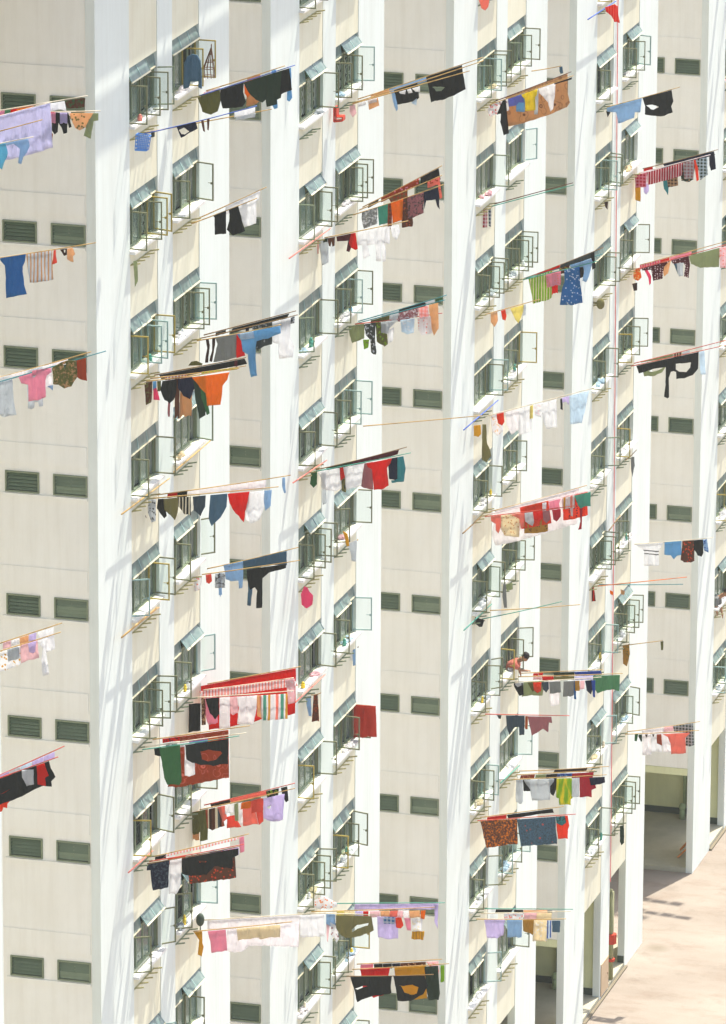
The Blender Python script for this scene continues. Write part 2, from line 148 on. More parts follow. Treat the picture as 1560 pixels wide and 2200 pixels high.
L('m',None,(525,1430),(1294,1384),'bamboo',[('red shorts','red',[(622,0),(846,0),(800,1616),(722,1640),(640,1560)]),('mustard blouse','mustard',[(880,0),(1122,0),(1130,1646),(960,1650),(900,1560)]),('lime ribbon','lime',(1234,1262,130)),('khaki T-shirt','darkgreen',[(1112,0),(1216,0),(1232,1600),(1222,1650),(1146,1656),(1130,1560)])])
L('m',None,(500,1480),(1176,1466),'bambooD',[('black shirt with slit','black',[(544,0),(860,0),(852,1570),(856,1602),(842,1612),(700,1630),(602,1668),(566,1560)],None,None,[[(575,1575),(640,1550),(680,1548),(600,1578)]]),
 ('black shirt with wide neck','black',[(874,0),(1112,0),(1120,1500),(1135,1550),(1102,1612),(1002,1665),(906,1662),(890,1560)],None,None,[[(905,1546),(932,1550),(960,1596),(1000,1614),(1052,1604),(1066,1560),(1020,1536),(960,1548)]])])
# --- third unit
L('n',None,(440,712),(948,624),'bamboo',[('teal sock','denim',[(934,0),(962,0),(972,688),(946,696),(936,672)])])
L('n',None,(196,1006),(1046,678),'brown',[('tan paisley blanket','tan',[(428,0),(1010,0),(1014,872),(1032,970),(1008,1010),(852,1078),(602,1160),(450,1196),(432,1100)],PY,'brown')])
L('n',None,(180,1020),(1066,714),'bamboo',[('red floral blouse','pinkwhite',[(262,0),(366,0),(386,1040),(332,1078),(284,1102),(260,1060)],FL,'red'),('white floral vest','white',[(368,0),(452,0),(462,1040),(392,1062),(376,1010)],FL,'mauve'),
 ('black tights','black',[(402,0),(432,0),(462,1254),(414,1272),(380,1150),(388,1070),(345,1078)]),('light blue shirt','skyblue',[(528,0),(612,0),(614,1050),(534,1048)]),('grey vest','lightgrey',[(700,0),(746,0),(740,1070),(704,1072)]),
 ('blue shorts','periwinkle',[(458,0),(592,0),(608,960),(556,960),(540,984),(464,1000)]),('yellow T-shirt','yellow',[(584,0),(738,0),(732,890),(716,910),(716,1032),(622,1040),(616,925),(596,905)]),
 ('white shirt','white',[(750,0),(908,0),(902,890),(886,1020),(862,1042),(836,962),(796,904),(756,870)]),('black stocking','black',[(894,0),(1064,0),(1064,738),(902,786)])])
L('n',None,(330,1925),(1062,1728),'brown',lab='bare brown pole running just above the bare green one')
L('n',None,(300,1948),(1070,1748),'seagreen',lab='bare green pole running just below the bare brown one')
L('n',None,(120,2035),(290,1960),'bambooD',[('red plaid cloth','crimson',[(188,1975),(256,1965),(250,2150),(188,2150)],CH,'white'),('grey plaid cloth','slate',[(264,0),(292,0),(292,2140),(270,2132)],CH,'white')])
L('o',None,(500,560),(1348,228),'bambooD',[('red sash','red',(658,942,30)),('dark green trousers','darkgrey',(946,1262,50)),('black stocking','black',[(1232,0),(1266,0),(1276,420),(1250,432),(1240,330)])])
L('o',None,(520,548),(1342,288),'teal',[('brown print cloth','brown',(944,1030,62),FL,'mustard'),('black cloth','black',(1124,1168,150)),('yellow cloth','mustard',(842,872,52)),('lime striped towel','lime',[(648,0),(866,0),(868,690),(842,716),(690,752)],ST,'cream'),
 ('light blue shirt','lightblue',[(1038,0),(1238,0),(1256,356),(1232,450),(1196,548),(1156,536),(1174,450),(1166,402),(1052,412)])])
L('o',None,(540,545),(1298,356),'seagreen',[('red cloth','red',(870,922,200)),('pink print pillowcase','pink',[(806,0),(950,0),(948,582),(900,582),(816,606)],DT,'salmon'),
 ('blue floral dress','blue',[(984,0),(1126,0),(1136,560),(1158,746),(1050,768),(942,766),(962,640),(986,540)],FL,'paleblue')])
L('o',None,(150,884),(746,718),'bamboo',[('peach bowl cover cloth','peach',[(286,0),(348,0),(352,920),(322,976),(290,930)]),('dark red sock','redorange',[(384,0),(426,0),(436,870),(426,916),(400,906)]),('grey cloth','lightgrey',(594,620,100)),
 ('pale yellow pennant cloth','paleyellow',[(470,0),(602,0),(596,830),(556,936),(520,900),(476,800)])])
L('o',None,(190,1836),(1278,1550),'cream',[('white floral vest','pinkwhite',[(288,0),(352,0),(402,1960),(352,2006),(300,1960)],FL,'peach'),('redorange sock','redorange',[(344,0),(410,0),(418,1870),(394,1910),(362,1890),(346,1840)]),
 ('white trousers','pinkwhite',[(430,0),(560,0),(556,1940),(490,1992),(440,1900)]),('white shirt','white',(562,682,250)),('yellow trimmed sock','paleyellow',(664,692,120)),('white bib','white',[(700,0),(772,0),(772,1830),(710,1800)],FL,'palepink'),
 ('black tag','black',[(952,1650),(970,1640),(978,1750),(955,1745)]),('white shorts','white',[(774,0),(916,0),(926,1910),(826,1932),(802,1880),(780,1780)]),('pale lilac cloth','lilac',[(970,0),(1040,0),(1036,1700),(1010,1670),(976,1680)]),
 ('pale blue towel','paleblue',[(1042,0),(1226,0),(1200,1700),(1162,1868),(1052,1882)])])
L('q',None,(150,690),(1192,408),'bamboo',[('big sheer white bed sheet','pinkwhite',[(330,0),(1120,0),(1096,770),(822,852),(562,930),(332,976),(300,890)])])
L('q',None,(160,706),(1250,448),'pinkwhite',[('brown and gold sarong','ochre',[(604,0),(828,0),(824,838),(702,860),(606,856)],FL,'brown'),('red sarong','redorange',[(564,0),(832,0),(860,762),(700,795),(582,816),(574,700)]),
 ('redorange dress','redorange',[(962,0),(1202,0),(1206,682),(1150,700),(1082,720),(976,732)],DT,'navy'),('white ribbon','white',[(1030,0),(1062,0),(1070,690),(1046,690)]),('cream and orange blouse','orange',[(964,0),(1086,0),(1086,610),(970,625)],MU),
 ('crimson ribbon','crimson',[(1128,0),(1166,0),(1150,812),(1122,814),(1142,740)]),('pink T-shirt','pink',[(836,0),(956,0),(942,570),(950,622),(842,632),(850,570)]),('grey print napkin','lightgrey',(784,822,80),CH,'white'),
 ('sea green shorts','seagreen',[(1088,0),(1240,0),(1240,592),(1190,588),(1150,612),(1122,582)])])
L('q',None,(120,716),(1092,600),'paintred',[('salmon stocking','salmon',[(286,0),(386,0),(388,790),(362,856),(334,830),(332,770),(290,742)]),('cream floral dress','cream',[(384,0),(562,0),(560,892),(470,886),(420,872),(386,820)],FL,'tan'),('salmon vest','salmon',[(482,0),(602,0),(606,790),(576,812),(560,720)]),
 ('pale grey shorts','lightgrey',[(610,0),(690,0),(700,752),(682,786),(616,742)]),('bright red shorts','red',[(690,0),(782,0),(786,700),(756,742),(700,722)]),('mauve briefs','mauve',[(784,0),(850,0),(856,722),(822,752),(790,722)]),('dark red briefs','crimson',[(874,0),(956,0),(956,692),(922,736),(886,720)])])
L('q',None,(232,1594),(1130,1535),'bamboo',[('dark grey stocking','grey',[(404,1340),(430,1338),(440,1562),(412,1562),(396,1452)]),('grey green cloth','sage',[(432,1340),(492,1322),(496,1386),(440,1402)])],lab='tan pole crossing a bare green pole, dark grey stocking hung above it')
L('q',None,(246,1662),(956,1506),'seagreen',lab='bare sea green pole crossing a tan pole')
L('q',None,(120,1650),(232,1690),'bambooD',[('black shorts','black',[(132,1648),(226,1680),(206,1742),(180,1742),(124,1702)])],lab='short stub of pole holding black shorts under a sill')
L('v',None,(196,1364),(1082,1275),'orange',[('red and black pyjamas','red',[(150,1385),(204,1368),(222,1500),(182,1506),(134,1500)],ST,'black'),('small orange dishcloth','orange',[(356,1395),(390,1410),(386,1440),(360,1435)]),('small tan dishcloth','tan',[(462,1385),(500,1400),(494,1436),(464,1430)])])
L('v',None,(290,1346),(1046,1343),'teal',lab='bare dark teal pole under the orange pole')
L('r',None,(480,208),(1342,170),'bamboo',[('red print cloth','red',(690,782,24),FL,'white'),('dark green strip cloth','darkgreen',(880,1076,36)),('cobalt blue cloth','cobalt',(1078,1328,38))])
L('r',None,(520,238),(1532,206),'bamboo',[('pinkish print cloth','palepink',(690,770,28),FL,'salmon'),('small red towel','red',(772,880,34)),('khaki strip cloth','khaki',(884,1078,34)),('lavender cloth','lavender',(1082,1256,38)),
 ('big green shirt','midgreen',[(1258,0),(1512,0),(1504,372),(1480,356),(1440,348),(1370,360),(1300,386),(1266,340)])])
L('r',None,(440,292),(1330,240),'cream',[('pale pink trousers','pinkwhite',[(830,0),(936,0),(938,500),(846,514),(836,400)]),('dark green sarong','sage',(596,790,130)),('olive briefs','olive',[(636,0),(698,0),(698,362),(682,372)]),('black print blouse','black',[(508,0),(594,0),(602,400),(560,408),(540,372),(512,322)]),
 ('white cap','white',[(524,0),(582,0),(582,310),(546,326),(524,302)]),('redorange briefs','redorange',[(694,0),(772,0),(768,360),(732,382),(702,350)]),('slate briefs','slate',[(774,0),(842,0),(842,340),(820,372),(790,345)]),
 ('grey T-shirt','grey',(850,955,105)),('blue sleeve cloth','blue',[(1078,0),(1096,0),(1108,434),(1086,432)]),('grey green blouse','grey',(988,1088,140)),('ochre sock','ochre',(1096,1140,92)),('pink sock','palepink',(1146,1190,82)),
 ('navy briefs','navy',[(1194,0),(1262,0),(1266,330),(1252,382),(1210,340)]),('blue briefs','cobalt',[(1256,0),(1292,0),(1294,405),(1270,406)])])
L('r',None,(230,591),(1028,606),'paintred',[('small dark sock','darkgrey',[(344,0),(388,0),(382,632),(364,630)]),('slate grey T-shirt','slate',[(432,0),(608,0),(604,782),(560,782),(556,705),(512,712),(490,742),(470,782),(438,690)]),
 ('rust striped tie','rust',(614,642,120),ST,'tan'),('brown mauve blouse','mauve',[(640,0),(864,0),(870,668),(842,662),(836,750),(782,722),(680,786),(660,700)])])
L('r',None,(500,1132),(1402,1084),'bamboo',[('dark brown cloth','darkbrown',(890,1200,34))])
L('r',None,(520,1165),(1270,1126),'bamboo',[('rust print cloth','rust',(570,705,34),FL,'tan'),('grey green cloth','sage',(712,810,34)),('black folded cloth','black',(814,918,42)),('blue print cloth','cobalt',(920,1064,36),FL,'skyblue'),('crimson folded shirt','crimson',(1066,1266,52))])
L('r',None,(472,1210),(1378,1164),'bamboo',[('pale cloth','lightgrey',(525,588,220)),('black briefs','black',[(590,0),(664,0),(662,1310),(598,1316)]),('black vest','black',[(846,0),(914,0),(908,1290),(880,1362),(850,1320)]),
 ('grey T-shirt with print','lightgrey',[(606,0),(890,0),(886,1222),(852,1262),(852,1390),(820,1396),(680,1402),(664,1290),(616,1232)],FL,'lightgrey'),
 ('lime green tie-dye T-shirt','lime',[(914,0),(1058,0),(1066,1370),(1050,1385),(1045,1440),(940,1436),(932,1382),(906,1370)],'tiedye','yellow'),('pale grey cloth','lightgrey',(1062,1132,180)),
 ('crimson T-shirt','crimson',[(1134,0),(1262,0),(1292,1275),(1250,1292),(1252,1360),(1136,1362)]),('navy shorts','navy',[(1226,0),(1372,0),(1376,1220),(1322,1240),(1242,1250)])])
L('r',None,(230,1562),(972,1464),'bamboo',[('red pillowcase','red',(254,438,40)),('long black trousers','black',(442,872,34))])
L('r',None,(110,1602),(1088,1536),'paintred',[('brown batik bedcover','brown',[(188,0),(536,0),(536,1826),(492,1816),(402,1832),(246,1854),(215,1720)],BT,'orange'),
 ('orange shorts','redorange',[(905,0),(1014,0),(1030,1640),(1016,1682),(1018,1762),(922,1766),(912,1640)]),('teal print cloth','teal',[(902,0),(988,0),(1002,1610),(962,1640),(912,1612)],BT,'darkgreen'),
 ('blue batik bedcover','denim',[(538,0),(902,0),(916,1812),(762,1820),(576,1832),(556,1700)],'bedblue','coral')])
L('x',None,(60,398),(902,404),'seagreen',[('black strip cloth','black',(258,396,30)),('black sock','black',(410,486,30)),('peach cloth','peach',(490,692,86)),('navy sock','slate',(694,732,30))])
L('x',None,(50,440),(882,420),'cream',[('white print cloth','white',(326,486,50),FL,'salmon'),('peach folded cloth','palepink',(492,600,50)),('cream folded cloth','cream',(604,730,60))])
L('x',None,(40,486),(842,484),'bamboo',[('pale lilac T-shirt','lilac',[(160,0),(334,0),(326,540),(326,612),(270,642),(180,642),(174,560)]),('light blue shirt','lightblue',[(352,0),(478,0),(474,632),(356,632)]),('ochre blouse','ochre',[(486,0),(582,0),(576,612),(530,592),(488,576)]),
 ('cream dress','cream',[(580,0),(692,0),(692,662),(574,662)],FL,'white'),('blue and white striped shorts','paleblue',(692,728,150),ST,'cobalt'),('slate shirt','denim',[(734,0),(804,0),(802,582),(740,582)])])
# --- fourth unit and right edge
L('t',None,(250,1034),(1016,822),'bamboo',[('black triangular scarf','black',[(320,1048),(364,1054),(336,1106)]),('light blue T-shirt','lightblue',[(322,0),(660,0),(642,1062),(592,1060),(586,1112),(436,1166),(414,1060),(332,1052)]),
 ('black T-shirt with wide neck','black',[(668,0),(940,0),(958,950),(940,1000),(952,1056),(872,1090),(800,1096),(688,1078),(692,1000)],None,None,[[(702,995),(760,984),(824,1006),(772,1032),(740,1025)]])])
L('t',None,(598,1612),(1376,1414),'bambooD',[('small red cloth','red',(676,762,28)),('navy strip cloth','navy',(862,1330,32)),('navy sock','navy',[(1296,0),(1342,0),(1362,1590),(1312,1612),(1298,1560)])])
L('t',None,(580,1650),(1304,1462),'pinkwhite',[('mustard stocking','mustard',[(600,0),(646,0),(642,1906),(598,1886)]),('pale lilac cap','lilac',[(678,1740),(722,1730),(722,1810),(700,1838),(680,1812)]),('teal grey scarf','teal',[(846,0),(928,0),(906,1842),(870,1780)]),
 ('brown check cloth','darkbrown',[(898,0),(1002,0),(1000,1752),(906,1766)],CH,'tan'),('green print shorts','darkgreen',[(1018,0),(1170,0),(1150,1690),(1110,1712),(1036,1702)],FL,'tan'),('red check shirt','crimson',[(600,0),(716,0),(702,1762),(606,1766)],CH,'pink'),
 ('long pink striped sarong','crimson',[(716,0),(1052,0),(1046,1650),(880,1700),(720,1742)],ST,'palepink'),('grey check towel','mauve',[(1056,0),(1162,0),(1156,1680),(1070,1680)],CH,'lightgrey'),('redorange sock','redorange',[(1160,0),(1194,0),(1206,1692),(1182,1706)]),
 ('green gingham shirt','darkgreen',[(1176,0),(1286,0),(1292,1640),(1226,1686),(1206,1600)],CH,'paleblue')])
L('u',None,(500,432),(1460,168),'bamboo',[('pink strip cloth','hotpink',(640,838,36),ST,'palepink'),('small red cloth','red',(840,922,34)),('pink folded cloth','pink',(930,1130,36))])
L('u',None,(505,458),(1470,196),'paintred',[('orange cloth','orange',[(580,0),(642,0),(656,510),(620,542),(580,520)],FL,'paleyellow'),('pink stocking','hotpink',[(676,0),(704,0),(746,500),(746,560),(730,582),(720,515)]),('peach cloth','peach',[(858,0),(936,0),(906,470),(870,496)]),
 ('maroon spotted shirt','maroon',[(662,0),(930,0),(872,402),(852,520),(770,536),(750,432),(668,440)],DT,'palepink'),('grey blue cap','denim',[(950,0),(986,0),(1006,472)]),('pale grey cloth','lightgrey',[(988,0),(1062,0),(1050,490),(1014,496)]),
 ('maroon trousers','maroon',[(944,0),(1108,0),(1122,380),(1106,506),(1064,492),(1076,392),(1060,360),(960,372)],DT,'palepink'),('sage green sheet','sage',[(1110,0),(1400,0),(1396,400),(1220,406),(1132,372)]),('pink and white blouse','palepink',[(1400,0),(1462,0),(1462,410),(1410,410)],FL,'salmon')])
L('u',None,(560,1328),(1462,1102),'paintred',[('grey green sash','sage',[(650,0),(952,0),(950,1262),(650,1314)]),('brown cloth','brown',(956,1040,34),ST,'cream'),('pale grey cloth','lightgrey',(1046,1112,32))])
L('u',None,(545,1352),(1466,1148),'paintred',[('sage trousers','sage',[(655,0),(900,0),(890,1350),(852,1402),(782,1436),(682,1442)],None,None,[[(722,1392),(800,1356),(860,1360),(800,1392),(760,1400)]]),
 ('black trousers with dangling leg','black',[(608,0),(1196,0),(1190,1370),(1142,1430),(1062,1458),(985,1468),(984,1402),(962,1390),(932,1400),(912,1460),(916,1640),(900,1650),(872,1634),(884,1520),(886,1352),(772,1370),(632,1415)],None,None,[[(980,1322),(1122,1312),(1116,1360),(1080,1402),(1012,1400),(980,1375)]]),
 ('pale blue sock','paleblue',[(1200,0),(1250,0),(1266,1420),(1214,1420),(1205,1255)])])
L('v',None,(575,966),(1328,902),'cream',[('white T-shirt with two black stripes','white',[(600,0),(862,0),(842,990),(816,1030),(816,1168),(680,1166),(680,1024),(622,980)],'twostripe','black'),
 ('sky blue shorts','skyblue',[(874,0),(1032,0),(1036,1060),(990,1072),(966,1102),(932,1066),(872,1062)]),('red and brown print dress','brown',[(1044,0),(1152,0),(1158,1115),(1120,1132),(1060,1130),(1030,1110)],FL,'redorange'),
 ('black shirt','black',[(1154,0),(1242,0),(1242,1040),(1226,1076),(1190,1060),(1150,1002)]),('blue print sock','lightblue',[(1240,0),(1280,0),(1292,1042),(1252,1012)],BT,'cobalt')])
L('v',None,(520,1918),(854,1876),'bamboo',[('olive sock','olive',[(834,0),(862,0),(858,1962),(840,1962)])])
L('v',None,(440,1960),(540,1905),'bambooD',[('olive yellow cloth','ochre',[(476,1922),(540,1910),(546,2000),(520,2112),(480,2092)],FL,'olive')])
L('v',None,(500,172),(606,72),'bambooD',[('grey stocking','grey',[(554,142),(586,134),(590,220),(570,326),(558,250)])])
L('e',None,(270,748),(898,660),'bamboo',[('white strip cloth','pinkwhite',(350,556,44)),('pale pink cloth','palepink',(560,650,48)),('green gingham dress','darkgreen',[(648,0),(836,0),(842,880),(802,894),(766,886),(770,762),(656,746)],CH,'lightgrey')])
L('e',None,(276,776),(890,744),'bamboo',[('green sock','green',[(284,0),(316,0),(302,845),(280,840)]),('pale cloth','pinkwhite',[(356,0),(432,0),(442,972),(360,974)]),('white shirt','white',[(440,0),(546,0),(546,942),(442,942)]),('dark green sock','darkgreen',[(326,0),(356,0),(356,836),(346,846),(320,790)]),
 ('dark briefs','darkbrown',[(384,0),(412,0),(400,806)]),('small dark sock','darkbrown',[(454,0),(476,0),(464,800)]),('pale peach shirt','pinkwhite',[(550,0),(632,0),(634,942),(560,938)]),('dark red shorts','rust',[(500,0),(542,0),(552,872),(500,856)]),
 ('orange T-shirt','salmon',[(556,0),(816,0),(800,770),(770,800),(776,945),(640,950),(634,850),(606,792)])])
# stored poles lying in front of the sills: frame, two ends on y=-0.16, colour, label
LATER=[('g',(5,2035),(382,1752),'bamboo','long tan pole stored lengthwise in front of the window sills above olive washing'),
 ('j',(76,1968),(390,1740),'salmon','long pink pole stored lengthwise below the sill beside a white line of underwear'),
 ('k',(105,1692),(362,1520),'salmon','long pink pole stored lengthwise below a sill next to the white T-shirt'),
 ('b',(372,1236),(720,940),'bamboo','long tan pole stored lengthwise below a sill with yellow pole holders'),
 ('g',(416,1702),(712,1448),'bamboo','tan plank-like pole stored lengthwise on a sill above blue-tipped holders'),
 ('o',(28,1952),(352,1672),'paintblue','long blue pole stored lengthwise below a sill over yellow shorts'),
 ('q',(20,862),(196,702),'bambooD','dark bamboo pole stored lengthwise left of the salmon stocking'),
 ('q',(30,1778),(292,1530),'seagreen','sea green pole stored lengthwise above the black shorts'),
 ('r',(376,1242),(556,1076),'seagreen','pale green pole stored lengthwise left of the black and grey shirts'),
 ('t',(146,184),(410,12),'paintblue','long blue pole stored lengthwise behind the hanging red cloth at the top'),
 ('l',(120,1346),(350,1130),'salmon','pink pole stored lengthwise to the right of the big red bed sheet'),
 ('i',(122,762),(300,602),'salmon','reddish pole stored lengthwise left of the navy short-sleeved shirt'),
 ('v',(345,836),(452,690),'bambooD','dark bamboo pole stored lengthwise above the white striped T-shirt'),
 ('h',(5,880),(300,640),'tan','worn tan pole stored lengthwise left of the green bath towel window')]
# loose cloths hung straight off a sill or pole end (solved on the plane y=-0.28)
LOOSE=[('t','red cloth','red',[(306,70),(400,40),(425,60),(446,215),(420,205),(400,212),(370,150),(318,110)],ST,'coral','bright red cloth hanging off the blue pole at the top edge'),
 ('n','peach cloth','salmon',[(172,0),(270,-20),(262,60),(235,100),(195,80)],None,None,'peach cloth cut by the top edge above the fifth window column'),
 ('l','pink plastic bag','hotpink',[(165,520),(190,460),(215,470),(230,500),(258,530),(250,600),(215,625),(170,600)],None,None,'hot pink carrier bag hanging below a sill'),
 ('o','yellow shorts','mustard',[(122,1912),(186,1905),(192,1990),(170,2016),(124,2010)],None,None,'mustard yellow shorts hung under the blue stored pole'),
 ('o','sage curtain','khaki',[(205,1900),(240,1900),(250,2080),(280,2150),(286,2200),(240,2260),(200,2240)],None,None,'long khaki cloth hanging from a sill right of the mustard shorts'),
 ('l','yellow cloth','mustard',[(486,40),(520,60),(535,150),(512,155),(498,90)],None,None,'mustard cloth draped from a sill beside the black hat-like cloth'),
 ('l','grey vest','lightgrey',[(520,140),(592,105),(584,270),(556,262),(540,200)],None,None,'pale grey vest hanging beside the brown stocking'),
 ('t','dark sock','darkbrown',[(300,1910),(336,1905),(330,1980),(312,1960)],None,None,'dark brown sock hanging under a cluttered sill at the upper right'),
 ('u','brown cloth','darkbrown',[(565,570),(612,560),(612,630),(580,640)],None,None,'dark brown cloth hanging under the orange cloth cluster'),
 ('r','dark green cloth','darkgreen',[(1505,1650),(1540,1640),(1545,1800),(1520,1830),(1505,1800)],None,None,'dark green cloth hanging low on the eighth window column'),
 ('g','grey stocking','sage',[(98,40),(128,35),(130,200),(108,245)],None,None,'grey green stocking under the first column sill above the awnings'),
 ('m','orange and white bundle','white',[(255,950),(262,905),(330,870),(440,920),(438,948),(400,962),(300,962)],FL,'orange','white bundle of cloth with orange spots heaped below a sill')]
import bpy, bmesh, math, random
from mathutils import Vector, Matrix, noise
from mathutils.geometry import intersect_line_line
random.seed(7)
SC=bpy.context.scene; COLL=SC.collection
PI=math.pi
# ------------------------------------------------------------------ camera (solved from the photograph)
YAW,PITCH,ROLL=[math.radians(a) for a in (15.88852668,16.04638054,0.27134646)]
FPX=14086.95; CAM=Vector((-130.00884,-42.99148,67.25941)); PW,PH=1560,2200
_f=Vector((math.cos(PITCH)*math.cos(YAW),math.cos(PITCH)*math.sin(YAW),-math.sin(PITCH)))
_r=_f.cross(Vector((0,0,1))).normalized(); _u=_r.cross(_f)
R2=math.cos(ROLL)*_r+math.sin(ROLL)*_u; U2=-math.sin(ROLL)*_r+math.cos(ROLL)*_u
def ray(x,y): return (_f+R2*((x-PW/2)/FPX)+U2*((PH/2-y)/FPX)).normalized()
def onX(x,y,X): d=ray(x,y); return CAM+d*((X-CAM.x)/d.x)
def onY(x,y,Y): d=ray(x,y); return CAM+d*((Y-CAM.y)/d.y)
def proj(p):
    d=Vector(p)-CAM; z=d.dot(_f); return PW/2+FPX*d.dot(R2)/z, PH/2-FPX*d.dot(U2)/z
cd=bpy.data.cameras.new('camera'); cam=bpy.data.objects.new('camera',cd); COLL.objects.link(cam); SC.camera=cam
cam.matrix_world=Matrix(((R2.x,U2.x,-_f.x,CAM.x),(R2.y,U2.y,-_f.y,CAM.y),(R2.z,U2.z,-_f.z,CAM.z),(0,0,0,1)))
cd.sensor_fit='VERTICAL'; cd.sensor_height=24; cd.sensor_width=24*PW/PH; cd.lens=24*FPX/PH; cd.clip_start=1; cd.clip_end=2000
# ------------------------------------------------------------------ light
L=Vector((-.45,.15,-1)).normalized()
W=bpy.data.worlds.new('World'); SC.world=W; W.use_nodes=True
nt=W.node_tree; bg=nt.nodes['Background']; sky=nt.nodes.new('ShaderNodeTexSky'); sky.sky_type='NISHITA'; sky.sun_disc=False
elev=math.asin(-L.z); az=math.atan2(-L.x,-L.y)
sky.sun_elevation=elev; sky.sun_rotation=az; sky.dust_density=3.0; sky.air_density=1.0
nt.links.new(sky.outputs[0],bg.inputs[0]); bg.inputs[1].default_value=SKY
sl=bpy.data.lights.new('sun','SUN'); sl.energy=SUN; sl.angle=math.radians(.5); sl.color=(1,.96,.87)
so=bpy.data.objects.new('sun',sl); COLL.objects.link(so); so.rotation_euler=L.to_track_quat('-Z','Y').to_euler(); so.location=(0,-20,80)
SC.view_settings.view_transform='Standard'; SC.view_settings.look='None'; SC.view_settings.gamma=1; SC.view_settings.exposure=EXPO
SC.render.engine='CYCLES'; SC.cycles.max_bounces=6; SC.cycles.transparent_max_bounces=12; SC.cycles.diffuse_bounces=4
# ------------------------------------------------------------------ materials
def lin(c):
    out=[]
    for v in c[:3]:
        v/=255; out.append(v/12.92 if v<=.04045 else ((v+.055)/1.055)**2.4)
    return (*out,1)
class NT:
    def __init__(s,name):
        s.m=bpy.data.materials.new(name); s.m.use_nodes=True; s.t=s.m.node_tree; s.b=s.t.nodes['Principled BSDF']; s.out=s.t.nodes['Material Output']
        s.b.inputs['Specular IOR Level'].default_value=.25
        s.tc=s.t.nodes.new('ShaderNodeTexCoord')
    def n(s,kind,**kw):
        n=s.t.nodes.new('ShaderNode'+kind)
        for k,v in kw.items(): setattr(n,k,v)
        return n
    def l(s,a,b): s.t.links.new(a,b)
    def map(s,scale=(1,1,1),rot=(0,0,0),src='Object'):
        m=s.n('Mapping'); m.inputs['Scale'].default_value=scale; m.inputs['Rotation'].default_value=rot; s.l(s.tc.outputs[src],m.inputs[0]); return m.outputs[0]
    def noise(s,vec,scale,detail=4,rough=.6):
        n=s.n('TexNoise'); n.inputs['Scale'].default_value=scale; n.inputs['Detail'].default_value=detail; n.inputs['Roughness'].default_value=rough; s.l(vec,n.inputs['Vector']); return n.outputs['Fac']
    def ramp(s,fac,pts,interp='LINEAR'):
        r=s.n('ValToRGB'); r.color_ramp.interpolation=interp; e=r.color_ramp.elements
        while len(e)<len(pts): e.new(.5)
        for i,(p,c) in enumerate(pts): e[i].position=p; e[i].color=c if len(c)==4 else (*c,1)
        s.l(fac,r.inputs[0]); return r.outputs[0]
    def mix(s,fac,a,b,mode='MIX'):
        m=s.n('MixRGB',blend_type=mode)
        for i,v in ((0,fac),(1,a),(2,b)):
            if hasattr(v,'is_output'): s.l(v,m.inputs[i])
            else: m.inputs[i].default_value=v
        return m.outputs[0]
    def base(s,c): 
        if hasattr(c,'is_output'): s.l(c,s.b.inputs['Base Color'])
        else: s.b.inputs['Base Color'].default_value=c
def plaster(name,rgb,stain=.12,streak=.1,rough=.85,tint=(150,140,110)):
    k=NT(name); a=k.noise(k.map((.8,.8,.5)),1,6,.7); c=lin(rgb); t=lin(tint)
    col=k.mix(k.ramp(a,[(.35,(0,0,0)),(.75,(stain,)*3)]),c,t)
    b=k.noise(k.map((5,5,.25)),1,5,.7)                       # run-off streaks; on the piers they also paint thin shadow streaks
    col=k.mix(k.ramp(b,[(.45,(0,0,0)),(.8,(streak,)*3)]),col,t)
    g=k.noise(k.map((1,1,1)),60,3,.6); col=k.mix(k.ramp(g,[(.3,(0,0,0)),(.7,(.07,)*3)]),col,(.3,.3,.25,1))
    k.base(col); k.b.inputs['Roughness'].default_value=rough
    bm=k.n('Bump'); bm.inputs['Strength'].default_value=.25; bm.inputs['Distance'].default_value=.01; k.l(g,bm.inputs['Height']); k.l(bm.outputs[0],k.b.inputs['Normal'])
    return k.m
def plain(name,rgb,rough=.6,metal=0,spec=.3,var=.12,scale=8):
    k=NT(name); a=k.noise(k.map(),scale,4,.6); c=lin(rgb)
    k.base(k.mix(k.ramp(a,[(.3,(0,0,0)),(.75,(var*2,)*3)]),c,(c[0]*.5,c[1]*.48,c[2]*.42,1)))
    k.b.inputs['Roughness'].default_value=rough; k.b.inputs['Metallic'].default_value=metal; k.b.inputs['Specular IOR Level'].default_value=spec
    return k.m
_fab={}
